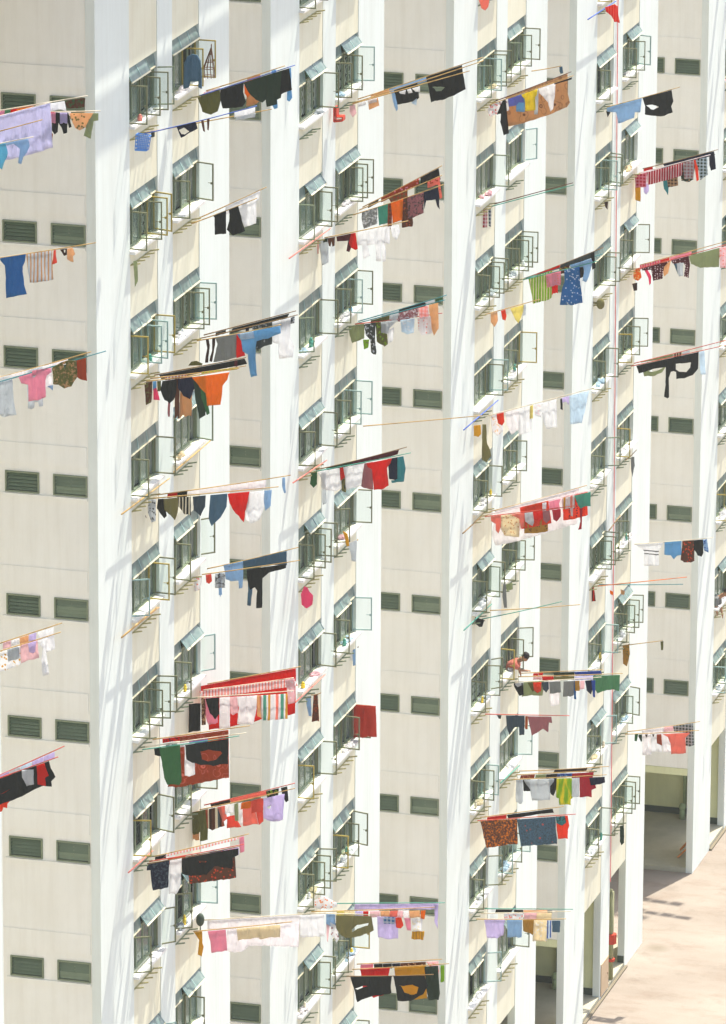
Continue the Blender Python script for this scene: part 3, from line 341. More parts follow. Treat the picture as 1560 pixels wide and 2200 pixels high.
def fabric(col,pat=None,c2=None,sheer=0):
    key=(col,pat,c2,sheer)
    if key in _fab: return _fab[key]
    k=NT('fabric_'+col+('_'+pat if pat else '')+('_'+c2 if c2 else '')); 
    def fc(n):
        r,g,b=COL[n]; q=lin((r,g,b)); f=FABK; return tuple(min(.93,v*f+.010) for v in q[:3])+(1,)
    c=fc(col); o=fc(c2) if c2 else c; out=c
    if pat=='floral':
        v=k.n('TexVoronoi'); v.inputs['Scale'].default_value=13; k.l(k.map((1,1,1)),v.inputs['Vector']); 
        ns=k.noise(k.map(),22,2); s=k.n('Math',operation='ADD'); k.l(v.outputs['Distance'],s.inputs[0]); 
        m2=k.n('Math',operation='MULTIPLY'); k.l(ns,m2.inputs[0]); m2.inputs[1].default_value=.5; k.l(m2.outputs[0],s.inputs[1])
        out=k.mix(k.ramp(s.outputs[0],[(.50,(1,1,1)),(.56,(0,0,0))]),c,o)
    elif pat=='stripe':
        w=k.n('TexWave',wave_type='BANDS',bands_direction='Y'); w.inputs['Scale'].default_value=4.2; w.inputs['Distortion'].default_value=.4; k.l(k.map(),w.inputs['Vector'])
        out=k.mix(k.ramp(w.outputs['Fac'],[(.62,(0,0,0)),(.7,(1,1,1))]),c,o)
    elif pat=='twostripe':
        sp=k.n('SeparateXYZ'); k.l(k.tc.outputs['Generated'],sp.inputs[0])
        out=k.mix(k.ramp(sp.outputs['Z'],[(0,(0,0,0)),(.47,(1,1,1)),(.51,(0,0,0)),(.6,(1,1,1)),(.64,(0,0,0))],'CONSTANT'),c,o)
    elif pat=='multi':
        w=k.n('Math',operation='FRACT'); sp=k.n('SeparateXYZ'); k.l(k.map((1,2.4,1)),sp.inputs[0]); k.l(sp.outputs['Y'],w.inputs[0])
        pal=[(0,fc('white')),(.18,fc('mustard')),(.32,fc('white')),(.42,fc('seagreen')),(.6,fc('white')),(.72,fc('salmon')),(.88,fc('white'))] if col!='brown' else [(0,fc('brown')),(.2,fc('darkbrown')),(.35,fc('cream')),(.42,fc('rust')),(.6,fc('darkbrown')),(.75,fc('slate')),(.85,fc('cream'))]
        out=k.ramp(w.outputs[0],pal,'CONSTANT')
    elif pat=='check':
        a=k.n('TexWave',wave_type='BANDS',bands_direction='Y'); a.inputs['Scale'].default_value=3.2; k.l(k.map(),a.inputs['Vector'])
        b=k.n('TexWave',wave_type='BANDS',bands_direction='Z'); b.inputs['Scale'].default_value=3.2; k.l(k.map(),b.inputs['Vector'])
        out=k.mix(k.ramp(a.outputs['Fac'],[(.5,(0,0,0)),(.6,(.55,)*3)]),c,o); out=k.mix(k.ramp(b.outputs['Fac'],[(.5,(0,0,0)),(.6,(.55,)*3)]),out,o)
    elif pat=='dots':
        v=k.n('TexVoronoi'); v.inputs['Scale'].default_value=14; v.inputs['Randomness'].default_value=.4; k.l(k.map(),v.inputs['Vector'])
        out=k.mix(k.ramp(v.outputs['Distance'],[(.26,(1,1,1)),(.32,(0,0,0))]),c,o)
    elif pat=='bedblue':
        v=k.n('TexVoronoi'); v.inputs['Scale'].default_value=4.5; k.l(k.map(),v.inputs['Vector']); a=k.noise(k.map(),26,5,.7)
        out=k.mix(k.ramp(a,[(.45,(0,0,0)),(.6,(1,1,1))]),c,fc('slate')); out=k.mix(k.ramp(v.outputs['Distance'],[(.1,(.8,)*3),(.17,(0,0,0))]),out,o)
    elif pat=='tiedye':
        a=k.noise(k.map((1,6,1.2)),1.6,3,.6); out=k.mix(k.ramp(a,[(.42,(0,0,0)),(.62,(1,1,1))]),c,o)
    elif pat=='batik':
        a=k.noise(k.map(),16,5,.7); out=k.mix(k.ramp(a,[(.5,(0,0,0)),(.58,(1,1,1))]),c,o)
    elif pat=='paisley':
        v=k.n('TexVoronoi'); v.inputs['Scale'].default_value=4.2; v.inputs['Randomness'].default_value=.7; k.l(k.map(),v.inputs['Vector'])
        out=k.mix(k.ramp(v.outputs['Distance'],[(0,(1,1,1)),(.10,(0,0,0)),(.2,(1,1,1)),(.27,(0,0,0)),(.4,(0,0,0)),(.46,(.5,)*3),(.5,(0,0,0))]),c,o)
    nz=k.noise(k.map(),5,5,.6); out=k.mix(k.ramp(nz,[(.3,(0,0,0)),(.8,(.22,)*3)]),out,(c[0]*.45,c[1]*.45,c[2]*.45,1))
    wv=k.noise(k.map(),120,2,.5); out=k.mix(k.ramp(wv,[(.35,(0,0,0)),(.65,(.1,)*3)]),out,(c[0]*.6,c[1]*.6,c[2]*.6,1))
    k.base(out); k.b.inputs['Roughness'].default_value=.95; k.b.inputs['Specular IOR Level'].default_value=.05
    cr=k.noise(k.map((1,9,2.2)),1.5,4,.6); bp=k.n('Bump'); bp.inputs['Strength'].default_value=1.0; bp.inputs['Distance'].default_value=.05; k.l(cr,bp.inputs['Height']); k.l(bp.outputs[0],k.b.inputs['Normal'])
    tr=k.n('BsdfTranslucent'); k.l(out,tr.inputs[0]); k.l(bp.outputs[0],tr.inputs['Normal']); mx=k.n('MixShader'); lum=sum(COL[col])/3
    mx.inputs[0].default_value=.6 if lum>195 else .5 if lum>150 else (.42 if lum>80 else .2)
    k.l(k.b.outputs[0],mx.inputs[1]); k.l(tr.outputs[0],mx.inputs[2]); fin=mx.outputs[0]
    if sheer:
        tp=k.n('BsdfTransparent'); m3=k.n('MixShader'); m3.inputs[0].default_value=sheer; k.l(fin,m3.inputs[1]); k.l(tp.outputs[0],m3.inputs[2]); fin=m3.outputs[0]
    k.l(fin,k.out.inputs[0]); k.m['lum']=lum; _fab[key]=k.m; return k.m
def glass(name,rgb,alpha,rough=.15):
    k=NT(name); nz=k.noise(k.map(),3,3); k.base(k.mix(k.ramp(nz,[(.4,(0,0,0)),(.8,(.4,)*3)]),lin(rgb),lin((225,225,215))))
    k.b.inputs['Roughness'].default_value=rough; k.b.inputs['Specular IOR Level'].default_value=.6
    tp=k.n('BsdfTransparent'); tp.inputs[0].default_value=(.965,.985,.972,1); m=k.n('MixShader'); m.inputs[0].default_value=alpha; k.l(k.b.outputs[0],m.inputs[1]); k.l(tp.outputs[0],m.inputs[2]); k.l(m.outputs[0],k.out.inputs[0]); return k.m
def bamboo(name,rgb):
    k=NT('pole_'+name); c=lin(rgb); w=k.n('TexWave',wave_type='BANDS',bands_direction='Z'); w.inputs['Scale'].default_value=1.1; k.l(k.map(),w.inputs['Vector'])
    out=k.mix(k.ramp(w.outputs['Fac'],[(.93,(0,0,0)),(.98,(.5,)*3)]),c,(c[0]*.4,c[1]*.35,c[2]*.3,1)); nz=k.noise(k.map((8,8,.6)),3,4); out=k.mix(k.ramp(nz,[(.4,(0,0,0)),(.8,(.3,)*3)]),out,(c[0]*.5,c[1]*.5,c[2]*.5,1))
    k.base(out); k.b.inputs['Roughness'].default_value=.5; return k.m
M=dict(
 pier=plaster('white_pier_paint',(232,238,230),.18,.26,tint=(186,186,170)), side=plaster('cream_wall_paint',(250,248,237),.18,.20,tint=(200,192,168)),
 yellow=plaster('yellow_wall_paint',(235,232,208),.26,.34,tint=(196,180,138)), ledge=plaster('ledge_paint',(244,241,228),.1,.1,tint=(180,172,150)),
 sill=plaster('sill_paint',(238,235,228),.15,0,tint=(170,165,150)), void=plaster('void_wall_paint',(232,234,186),.25,.2,tint=(170,168,120)),
 skirting=plain('dark_skirting',(70,82,66),.7), floor=plaster('void_floor_cement',(188,182,160),.5,0,tint=(130,128,100)), tan=plain('tan_door_paint',(196,170,138),.6),
 frame=plain('window_frame_paint',(128,140,112),.5), frame2=plain('casement_paint',(120,122,90),.5), bluefr=plain('pale_blue_frame',(150,178,172),.5), yelfr=plain('yellow_casement_paint',(170,150,70),.5),
 green=plain('green_louvre_frame',(130,140,112),.5), blade=plain('louvre_glass_blade',(96,116,92),.25,0,.6), bladeL=plain('light_louvre_blade',(124,140,112),.3,0,.5), 
 dark=plain('dark_room',(70,80,58),.9), rail=plain('lit_rail',(236,226,190),.5), pane=glass('clear_pane',(160,172,164),.97,.05), frost=glass('frosted_awning_glass',(116,140,134),.42,.3),
 shut=glass('closed_pane',(120,142,126),.6,.12), grille=plain('window_grille',(196,204,184),.5), grilleD=plain('dark_window_grille',(70,80,64),.5), holder=plain('pole_holder_paint',(168,162,112),.5),
 pipe=plain('pale_green_pipe',(160,176,130),.5), redpipe=plain('red_pipe',(240,136,132),.5), redbox=plain('red_valve_box',(196,60,34),.5), greypipe=plain('riser_pipe',(150,150,110),.5),
 roof=plaster('roof_concrete',(200,198,190),.2,0), wood=plain('orange_timber',(222,140,70),.7), wire=plain('brown_wire',(120,84,56),.6), plastic=plain('red_plastic',(206,58,30),.35), bplastic=plain('blue_plastic',(70,130,200),.35),
 skin=plain('skin',(168,124,94),.7,spec=.15,var=.08), hair=plain('dark_hair',(34,26,22),.7))
def ground_mat():
    k=NT('pink_concrete_ground'); a=k.noise(k.map((.25,.12,.25),(0,0,.3)),1,6,.65); b=k.noise(k.map((1.3,.5,1),(0,0,.2)),1,5,.7); c=k.noise(k.map(),25,3)
    col=k.mix(k.ramp(a,[(.35,(0,0,0)),(.7,(1,1,1))]),lin((160,149,136)),lin((136,125,112)))
    col=k.mix(k.ramp(b,[(.5,(0,0,0)),(.72,(.55,)*3)]),col,lin((124,104,88))); col=k.mix(k.ramp(c,[(.35,(0,0,0)),(.7,(.2,)*3)]),col,lin((108,94,80)))
    v=k.n('TexVoronoi'); v.inputs['Scale'].default_value=.33; k.l(k.map(),v.inputs['Vector']); col=k.mix(k.ramp(v.outputs['Distance'],[(.05,(.5,)*3),(.16,(0,0,0))]),col,lin((104,94,70)))
    br=k.n('TexBrick'); br.inputs['Mortar Smooth'].default_value=1; br.offset=.0; br.inputs['Scale'].default_value=1; br.inputs['Brick Width'].default_value=3.2; br.inputs['Row Height'].default_value=3.2; br.inputs['Mortar Size'].default_value=.012
    br.inputs['Color1'].default_value=br.inputs['Color2'].default_value=(1,1,1,1); br.inputs['Mortar'].default_value=(.93,.92,.9,1); k.l(k.map(),br.inputs['Vector']); col=k.mix(1.0,col,br.outputs[0],'MULTIPLY')
    d=k.noise(k.map((.9,.9,1)),1.2,6,.75); col=k.mix(k.ramp(d,[(.54,(0,0,0)),(.7,(.42,)*3)]),col,lin((112,100,86)))
    k.base(col); k.b.inputs['Roughness'].default_value=.9; return k.m
M['ground']=ground_mat()
for n in ('bamboo','bambooD','teal','seagreen','paintblue','paintred','orange','cream','pinkwhite','brown','salmon','tan','paintgreen'): M['p_'+n]=bamboo(n,COL[n])
# ------------------------------------------------------------------ mesh helpers
class MB:
    def __init__(s): s.v=[]; s.f=[]; s.mi=[]
    def face(s,idx,mi=0): s.f.append(idx); s.mi.append(mi)
    def quad(s,a,b,c,d,mi=0):
        n=len(s.v); s.v+=[tuple(a),tuple(b),tuple(c),tuple(d)]; s.face((n,n+1,n+2,n+3),mi)
    def box(s,x0,x1,y0,y1,z0,z1,mi=0,M_=None):
        n=len(s.v); P=[(x,y,z) for z in (z0,z1) for y in (y0,y1) for x in (x0,x1)]
        if M_ is not None: P=[tuple(M_@Vector(p)) for p in P]
        s.v+=P
        for q in ((0,2,3,1),(4,5,7,6),(0,1,5,4),(2,6,7,3),(0,4,6,2),(1,3,7,5)): s.face(tuple(n+i for i in q),mi)
    def tube(s,a,b,r0,r1=None,seg=7,mi=0,cap=True):
        a=Vector(a); b=Vector(b); r1=r0 if r1 is None else r1; d=(b-a).normalized(); t=Vector((0,0,1)) if abs(d.z)<.9 else Vector((1,0,0)); u=d.cross(t).normalized(); w=d.cross(u); n=len(s.v)
        for p,r in ((a,r0),(b,r1)):
            for i in range(seg): an=2*PI*i/seg; s.v.append(tuple(p+u*math.cos(an)*r+w*math.sin(an)*r))
        for i in range(seg): j=(i+1)%seg; s.face((n+i,n+j,n+seg+j,n+seg+i),mi)
        if cap: s.face(tuple(n+i for i in range(seg))[::-1],mi); s.face(tuple(n+seg+i for i in range(seg)),mi)
    def path(s,pts,r,seg=6,mi=0):
        for a,b in zip(pts,pts[1:]): s.tube(a,b,r,r,seg,mi)
    def blob(s,c,rx,ry,rz,mi=0,seg=9,rings=6,jit=0,rnd=random):
        n=len(s.v); c=Vector(c)
        for i in range(rings+1):
            th=PI*i/rings
            for j in range(seg):
                ph=2*PI*j/seg; k=1+(rnd.uniform(-jit,jit) if jit else 0)
                s.v.append((c.x+rx*math.sin(th)*math.cos(ph)*k,c.y+ry*math.sin(th)*math.sin(ph)*k,c.z+rz*math.cos(th)*k))
        for i in range(rings):
            for j in range(seg): k=(j+1)%seg; s.face((n+i*seg+j,n+i*seg+k,n+(i+1)*seg+k,n+(i+1)*seg+j),mi)
    def build(s,name,mats,parent=None,origin=(0,0,0),smooth=False,loc=None):
        me=bpy.data.meshes.new(name); o=Vector(origin); me.from_pydata([tuple(Vector(p)-o) for p in s.v],[],s.f)
        if not isinstance(mats,(list,tuple)): mats=[mats]
        for m in mats: me.materials.append(m)
        for p,i in zip(me.polygons,s.mi): p.material_index=i; p.use_smooth=smooth
        me.update(); ob=bpy.data.objects.new(name,me); COLL.objects.link(ob)
        if parent: ob.parent=parent; ob.location=Vector(loc) if loc is not None else o-Vector(parent.get('_o',(0,0,0)))
        else: ob.location=o if loc is None else loc
        return ob
def tag(o,label=None,cat=None,group=None,kind=None):
    for k,v in (('label',label),('category',cat),('group',group),('kind',kind)):
        if v: o[k]=v
    return o
def empty(name,loc):
    e=bpy.data.objects.new(name,None); COLL.objects.link(e); e.location=loc; e.empty_display_size=.2; e['_o']=tuple(loc); return e
def rect_holes(mb,X0,X1,ys,zs,holes,mi=0):
    """wall slab between X0 and X1 (facing -X) with rectangular openings; no hidden inner faces"""
    Y=sorted(set([ys[0],ys[1]]+[v for h in holes for v in h[:2]])); Zs=sorted(set([zs[0],zs[1]]+[v for h in holes for v in h[2:]]))
    def solid(i,j):
        if i<0 or j<0 or i>=len(Y)-1 or j>=len(Zs)-1: return False
        y=(Y[i]+Y[i+1])/2; z=(Zs[j]+Zs[j+1])/2
        return not any(h[0]<y<h[1] and h[2]<z<h[3] for h in holes)
    for i in range(len(Y)-1):
        for j in range(len(Zs)-1):
            if not solid(i,j): continue
            a,b,c,d=Y[i],Y[i+1],Zs[j],Zs[j+1]
            mb.quad((X0,a,c),(X0,a,d),(X0,b,d),(X0,b,c),mi); mb.quad((X1,a,c),(X1,b,c),(X1,b,d),(X1,a,d),mi)
            if not solid(i-1,j): mb.quad((X0,a,c),(X1,a,c),(X1,a,d),(X0,a,d),mi)
            if not solid(i+1,j): mb.quad((X0,b,c),(X0,b,d),(X1,b,d),(X1,b,c),mi)
            if not solid(i,j-1): mb.quad((X0,a,c),(X0,b,c),(X1,b,c),(X1,a,c),mi)
            if not solid(i,j+1): mb.quad((X0,a,d),(X1,a,d),(X1,b,d),(X0,b,d),mi)
# ------------------------------------------------------------------ ground
g=MB(); g.quad((-160,-200,0),(220,-200,0),(220,120,0),(-160,120,0)); tag(g.build('ground',M['ground']),kind='structure',label='sunlit pinkish concrete forecourt with faint stains')
for s_ in (13.0,29.33,42.35,58.69):
    m=MB(); m.box(s_+2.3,s_+7.5,-.09,-.004,.004,.06); m.build('kerb',plain('kerb_concrete',(128,118,98),.9),None,(s_+2.1,0,0))['kind']='structure'
# ------------------------------------------------------------------ the apartment block
H=2.8; ZT=6.258; ZH=6.41; WH=1.26; TOP=41.3; VOID=3.43
UNITS=[-16.28,0.0,13.0,29.33,42.35,58.69]; NAMES='OPQRST'; UW=9.72; B1=(2.36,4.36); B2=(5.44,7.44); NF=12
bld=empty('apartment_block',(0,0,0)); tag(bld,'tall cream and white apartment block on open ground floor, its windows bristling with laundry poles','apartment block')
def vis(p,m=60): x,y=proj(p); return -m<x<PW+m and -m<y<PH+m
for s,nm in zip(UNITS,NAMES):
    dbl = nm in 'OPRT'
    for a,b in ((0,B1[0]),(B1[1],B2[0]),(B2[1],UW)):
        m=MB(); m.box(s+a,s+b,0,.21,0,TOP)
        m.build('pier',M['pier'],bld,(s+a,0,0))
    # spandrels: yellow wall below every window
    for a,b in (B1,B2):
        def spz(k): return (VOID if k==-1 else ZH+H*k), (ZH+H*(k+1)-WH if k<NF-1 else TOP)
        vv=[k for k in range(-1,NF) if nm!='O' and vis((s+a+1,0,(spz(k)[0]+spz(k)[1])/2),150)]
        if not vv: vv=[]
        for k in vv:
            z0,z1=spz(k); m=MB(); m.box(s+a,s+b,.014,.2,z0,z1); m.build('spandrel_wall',M['yellow'],bld,(s+a,0,z0))
        if not vv: m=MB(); m.box(s+a,s+b,.05,.2,VOID,TOP); m.build('spandrel_wall',M['yellow'],bld,(s+a,0,VOID))
        elif max(vv)<NF-1: m=MB(); m.box(s+a,s+b,.05,.2,spz(max(vv))[1]+WH,TOP); m.build('spandrel_wall',M['yellow'],bld,(s+a,0,TOP))
    # side wall with louvre openings
    m=MB(); hs=[]
    for k in range(0,NF):
        zt=ZT+H*k
        hs.append((.234,1.017,zt-.476,zt))
        if dbl: hs.append((1.336,2.119,zt-.476,zt))
    rect_holes(m,s+.012,s+.2,(.21,5.5),(VOID-.02,TOP),hs)
    for k in range(0,NF):
        zt=ZT+H*k; ye=2.2 if dbl else 1.1
        m.box(s-.012,s+.011,.245,5.4,zt+.19,zt+.65,1)           # beam band
        m.box(s-.035,s+.011,.234,ye,zt-.56,zt-.50,1)            # ledge under louvres
    m.build('side_wall',[M['side'],M['side']],bld,(s,.21,0))
    m=MB(); m.box(s+UW-.2,s+UW-.004,.21,5.5,VOID-.02,TOP); m.build('side_wall',M['side'],bld,(s+UW,.21,0))
    m=MB(); m.box(s+.003,s+UW-.003,.215,14,VOID-.25,VOID-.03); m.build('ceiling_slab',M['void'],bld,(s,0,VOID))
    m=MB(); m.box(s+B1[0]+.004,s+B1[1]-.004,.012,.214,.004,.15); m.box(s+B2[0]+.004,s+B2[1]-.004,.012,.214,.004,.15); m.box(s+.005,s+UW-.005,.214,14,.004,.15); m.build('floor_plinth',M['floor'],bld,(s,0,0))
    # open ground floor: cross wall, skirtings, pipes
    m=MB(); m.box(s+B1[1]+.1,s+B2[0]-.1,.211,.7,.15,VOID-.25); m.box(s+5.1,s+5.3,.7,14,.15,VOID-.25); m.build('cross_wall',M['void'],bld,(s+5,.7,0))
    m=MB(); m.box(s+B1[1]+.08,s+B1[1]+.1,.215,.7,.15,.36); m.box(s+5.08,s+5.1,.7,14,.15,.36); m.box(s+B2[1]-.02,s+B2[1],.02,.21,.15,.36); m.build('skirting',M['skirting'],bld,(s+5,.7,0))
    m=MB(); X=s+4.95; m.path([(X,2.35,3.1),(X,2.35,2.2),(X,1.5,2.35),(X,1.2,2.4)],.05,8); m.tube((X,1.42,.2),(X,1.42,3.15),.06,.06,8); m.tube((X-.05,1.22,.2),(X-.05,1.22,3.15),.09,.09,8)
    m.tube((X,2.35,3.0),(X-.15,2.35,3.0),.04,.04,8); m.build('drain_pipe',M['pipe'],bld,(s+5,1.4,0),True)
    m=MB(); m.tube((X-.3,1.42,.15),(X-.3,1.42,.5),.1,.08,10); m.blob((X-.3,1.42,.55),.12,.12,.13); m.build('floor_valve',M['pipe'],bld,(s+5,1.4,0),True)
# links between the units: back walls of the recesses and the floors above the far void
m=MB()
for a,b in zip(UNITS,UNITS[1:]): m.box(a+UW,b,5.2,5.5,VOID-.02,TOP)
m.build('recess_back_wall',M['side'],bld,(0,5.2,0))
# roof with the eave whose shade falls on the top storeys
m=MB()
for s_ in UNITS: m.box(s_-.05,s_+UW+.05,.001,14.2,TOP+.004,TOP+.2)
m.box(-16.6,69,-.592,.0,TOP+.004,TOP+.2)
for a_,b_ in zip(UNITS,UNITS[1:]): m.box(a_+UW+.055,b_-.055,.9,14.2,TOP+.004,TOP+.2)  # unseen recess roof, its front left open to tune the skylight inside
m.box(-16.6,69,-.832,-.657,TOP-.02,TOP+.12)
for i in range(30): m.box(-16.5+i*2.9,-16.42+i*2.9,-.657,-.592,TOP+.02,TOP+.11)
m.build('roof',M['roof'],bld,(0,0,TOP))
m=MB(); m.box(-16.3,68.4,14,14.3,0,TOP); m.build('rear_wall',M['side'],bld,(0,14,0))
S=UNITS[4]
m=MB(); m.box(S+4.46,S+5.34,-.03,-.002,.12,1.12); m.blob((S+5.2,-.04,.62),.03,.02,.05); m.build('service_door',M['tan'],bld,(S+4.4,0,.1))
m=MB(); m.path([(46.98,-.03,44),(46.99,-.03,29.3),(47.43,-.03,16.2),(47.76,-.03,3.4)],.015,6); m.build('thin_red_pipe',M['redpipe'],bld,(47,0,3.4))
m=MB(); m.tube((48.3,.05,.15),(48.3,.05,2.9),.07,.07,10); m.path([(48.3,.05,2.9),(48.3,.5,3.1)],.07,8); rp=m.build('riser_pipe',M['greypipe'],bld,(48.3,0,.15),True)
m=MB(); m.tube((48.3,.05,1.28),(48.3,.05,1.58),.16,.16,8); m.tube((48.3,.05,.72),(48.3,.05,.80),.12,.12,8); m.build('red_collar',M['redbox'],rp,(48.3,.05,1.2),loc=(0,.05,1.05))
# ------------------------------------------------------------------ louvre windows (prototype pair, then copies)
def louvre(light):
    m=MB(); w,h=.783,.476; t=.038
    for a in ((0,w,0,t),(0,w,h-t,h),(0,t,t,h-t),(w-t,w,t,h-t)): m.box(-.02,.06,a[0]+.002,a[1]-.002,a[2]+.002,a[3]-.002)
    m.box(.05,.055,w*.5-.008,w*.5+.008,t,h-t) if light else None
    fr=m.build('louvre_window',M['green'])
    b=MB(); n=5; zz=(h-2*t)/n
    for i in range(n):
        z=t+zz*i; Mx=Matrix.Translation((.05,0,z+zz*.5))@Matrix.Rotation(math.radians(32 if not light else 18),4,'Y')
        b.box(-.004,.004,t,w-t,-zz*.46,zz*.46,1 if (light and i<2+light-1) else 0,Mx)
    bl=b.build('louvre_blades',[M['blade'],M['bladeL']],fr); bl.location=(0,0,0)
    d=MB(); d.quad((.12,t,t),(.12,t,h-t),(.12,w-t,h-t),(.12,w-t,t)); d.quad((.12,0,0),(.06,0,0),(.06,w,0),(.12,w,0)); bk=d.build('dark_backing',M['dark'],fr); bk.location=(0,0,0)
    return fr,bl,bk
LP=[louvre(0),louvre(1),louvre(2)]; used=[False]*3
def place(tree,loc,parent,flag):
    root=tree[0]
    if flag: r=root; ch=tree[1:]; r.parent=parent; r.location=loc; return r,ch
    r=root.copy(); COLL.objects.link(r); r.parent=parent; r.location=loc; ch=[]
    for c in tree[1:]:
        q=c.copy(); COLL.objects.link(q); q.parent=r; ch.append(q)
    return r,ch
nl=0
for s,nm in zip(UNITS,NAMES):
    for k in range(NF):
        zt=ZT+H*k
        for j,y in enumerate((.234,1.336)):
            if j and nm not in 'PRT': continue
            if nm=='O' or not vis((s,y,zt)): continue
            i=0 if (j==1 or random.random()<.2) else random.choice((1,2))
            place(LP[i],(s,y,zt-.476),bld,not used[i]); used[i]=True; nl+=1
for i in range(3):
    if not used[i]: place(LP[i],(UNITS[3],.234,ZT-.476),bld,True)
print('louvres',nl)
# ------------------------------------------------------------------ bay windows
BW=2.0
def barframe(m,x0,x1,z0,z1,t,y0,y1,mi=0):
    m.box(x0,x1,y0,y1,z0,z0+t,mi); m.box(x0,x1,y0,y1,z1-t,z1,mi); m.box(x0,x0+t,y0,y1,z0+t,z1-t,mi); m.box(x1-t,x1,y0,y1,z0+t,z1-t,mi)
def P_frame():
    m=MB(); t=.045; barframe(m,.005,BW-.005,0.0,WH,t,.10,.15); m.box(t,BW-t,.10,.15,.90,.94)
    for x in (.5,1.0,1.5): m.box(x-.02,x+.02,.103,.147,t,.90)
    for x in (.66,1.33): m.box(x-.02,x+.02,.103,.147,.94,WH-t)
    return m.build('window',M['frame'])
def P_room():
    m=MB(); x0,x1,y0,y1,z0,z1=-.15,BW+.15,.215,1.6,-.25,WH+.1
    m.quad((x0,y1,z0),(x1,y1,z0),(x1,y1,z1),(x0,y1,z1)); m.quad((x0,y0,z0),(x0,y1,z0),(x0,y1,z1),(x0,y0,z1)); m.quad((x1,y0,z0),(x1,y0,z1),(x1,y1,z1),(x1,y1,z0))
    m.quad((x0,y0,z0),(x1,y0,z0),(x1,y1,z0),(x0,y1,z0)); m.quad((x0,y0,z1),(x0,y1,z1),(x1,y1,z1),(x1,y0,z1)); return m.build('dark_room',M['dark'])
def P_sill(): 
    m=MB(); m.box(-.03,BW+.03,-.13,-.001,-.07,-.008); m.box(.002,BW-.002,-.001,.2,-.06,-.004); return m.build('sill',M['sill'])
def P_holder(mat,n=5):
    m=MB()
    for i in range(n):
        x=.1+.34*i; m.tube((x,.01,-.33),(x,-.20,-.285),.018,.018,7)
    m.box(.06,.1+.34*(n-1)+.04,-.008,.0135,-.342,-.318); return m.build('pole_holder',mat)
def P_awning(x0,x1,ang,ndiv):
    m=MB(); w=x1-x0; h=.345; Mx=Matrix.Translation((x0,.09,WH-.02))@Matrix.Rotation(-math.radians(ang),4,'X')
    m.box(0,w,-.012,.012,-h,-h+.035,1,Mx); m.box(0,w,-.012,.012,-.03,0,2,Mx)  # bottom rail's bright cream stands in for its sunlit edge
    for i in range(ndiv+1):
        x=w*i/ndiv; a=max(0,x-.014); b=min(w,x+.014); m.box(a,b,-.010,.010,-h+.035,-.03,2,Mx)
    for i in range(ndiv): m.box(w*i/ndiv+.016,w*(i+1)/ndiv-.016,-.003,.003,-h+.036,-.031,0,Mx)
    return m.build('awning_pane',[M['frost'],M['rail'],M['bluefr']])
def P_leaf(width,mat,stay=True):
    m=MB(); barframe(m,0,width,.04,.9,.028,-.014,.014,0); m.box(.03,width-.03,-.002,.002,.07,.87,1)
    if stay: m.box(width*.72,width-.028,-.008,.002,.44,.452,0); m.box(width-.06,width-.03,-.03,.0,.42,.47,0)
    return m.build('casement_leaf',[mat,M['pane']])
def P_closed(): 
    m=MB(); barframe(m,0,.46,.0,.85,.028,-.012,.012,0); m.box(.03,.43,-.002,.002,.03,.82,1); return m.build('closed_leaf',[M['frame'],M['shut']])
def P_grille(kind):
    m=MB(); y=.19; x0,x1,z0,z1=.05,BW-.05,.05,.9
    if kind==0:
        for i in range(20): x=x0+(x1-x0)*i/19; m.box(x-.007,x+.007,y,y+.014,z0,z1)
        for z in (.2,.7): m.box(x0,x1,y+.014,y+.022,z,z+.012)
    elif kind==1:
        for i in range(9):
            cx=x0+.1+(x1-x0-.2)*i/8
            for j in range(4):
                cz=.16+.21*j; pts=[(cx+.09*math.cos(a),y,cz+.09*math.sin(a)) for a in [k*PI/4 for k in range(9)]]; m.path(pts,.008,4)
        for i in range(5): x=x0+(x1-x0)*i/4; m.box(x-.008,x+.008,y,y+.016,z0,z1)
    else:
        for i in range(12):
            x=x0+.16*i; 
            if x+.3<x1: m.path([(x,y,z0),(x+.3,y,z1)],.008,4); m.path([(x+.3,y+.02,z0),(x,y+.02,z1)],.008,4)
        for z in (.06,.46,.88): m.box(x0,x1,y-.01,y+.0,z,z+.014)
    return m.build('window_grille',M['grilleD'] if kind==2 else M['grille'])
def P_curtain(x0,x1,col):
    m=MB(); n=int((x1-x0)/.045); pts=[(x0+(x1-x0)*i/n,.32+.03*math.sin(i*1.9)+.015*math.sin(i*.7)) for i in range(n+1)]
    for a,b in zip(pts,pts[1:]): m.quad((a[0],a[1],.02),(b[0],b[1],.02),(b[0],b[1],1.22),(a[0],a[1],1.22))
    return m.build('curtain',fabric(col))
PR=dict(frame=P_frame(),room=P_room(),sill=P_sill(),h1=P_holder(M['holder']),h2=P_holder(M['frame'],4),
 aw=[P_awning(.02,1.98,a,3) for a in (7,20,32)],awL=P_awning(.02,1.33,28,2),awS=P_awning(1.35,1.98,9,1),awL2=P_awning(.02,.66,8,1),awR2=P_awning(.68,1.98,36,2),
 leaf=[P_leaf(.5,M['frame2']),P_leaf(.48,M['frame'],False),P_leaf(.5,M['bluefr']),P_leaf(.5,M['yelfr'])],closed=P_closed(),gr=[P_grille(i) for i in range(3)],
 cu=[P_curtain(.05,.7,'lightgrey'),P_curtain(1.1,1.9,'sage'),P_curtain(.1,1.0,'cream'),P_curtain(1.3,1.92,'midgreen'),P_curtain(.6,1.3,'khaki')])
seen=set()
def inst(o,parent,loc=(0,0,0),rz=0):
    if o.name not in seen and o.parent is None: seen.add(o.name); c=o
    else: c=o.copy(); COLL.objects.link(c)
    c.parent=parent; c.location=loc; c.rotation_euler=(0,0,rz); return c
SW=["first","second","third","fourth","fifth","sixth","seventh","eighth","ninth","tenth","eleventh","twelfth","thirteenth","fourteenth","fifteenth"]
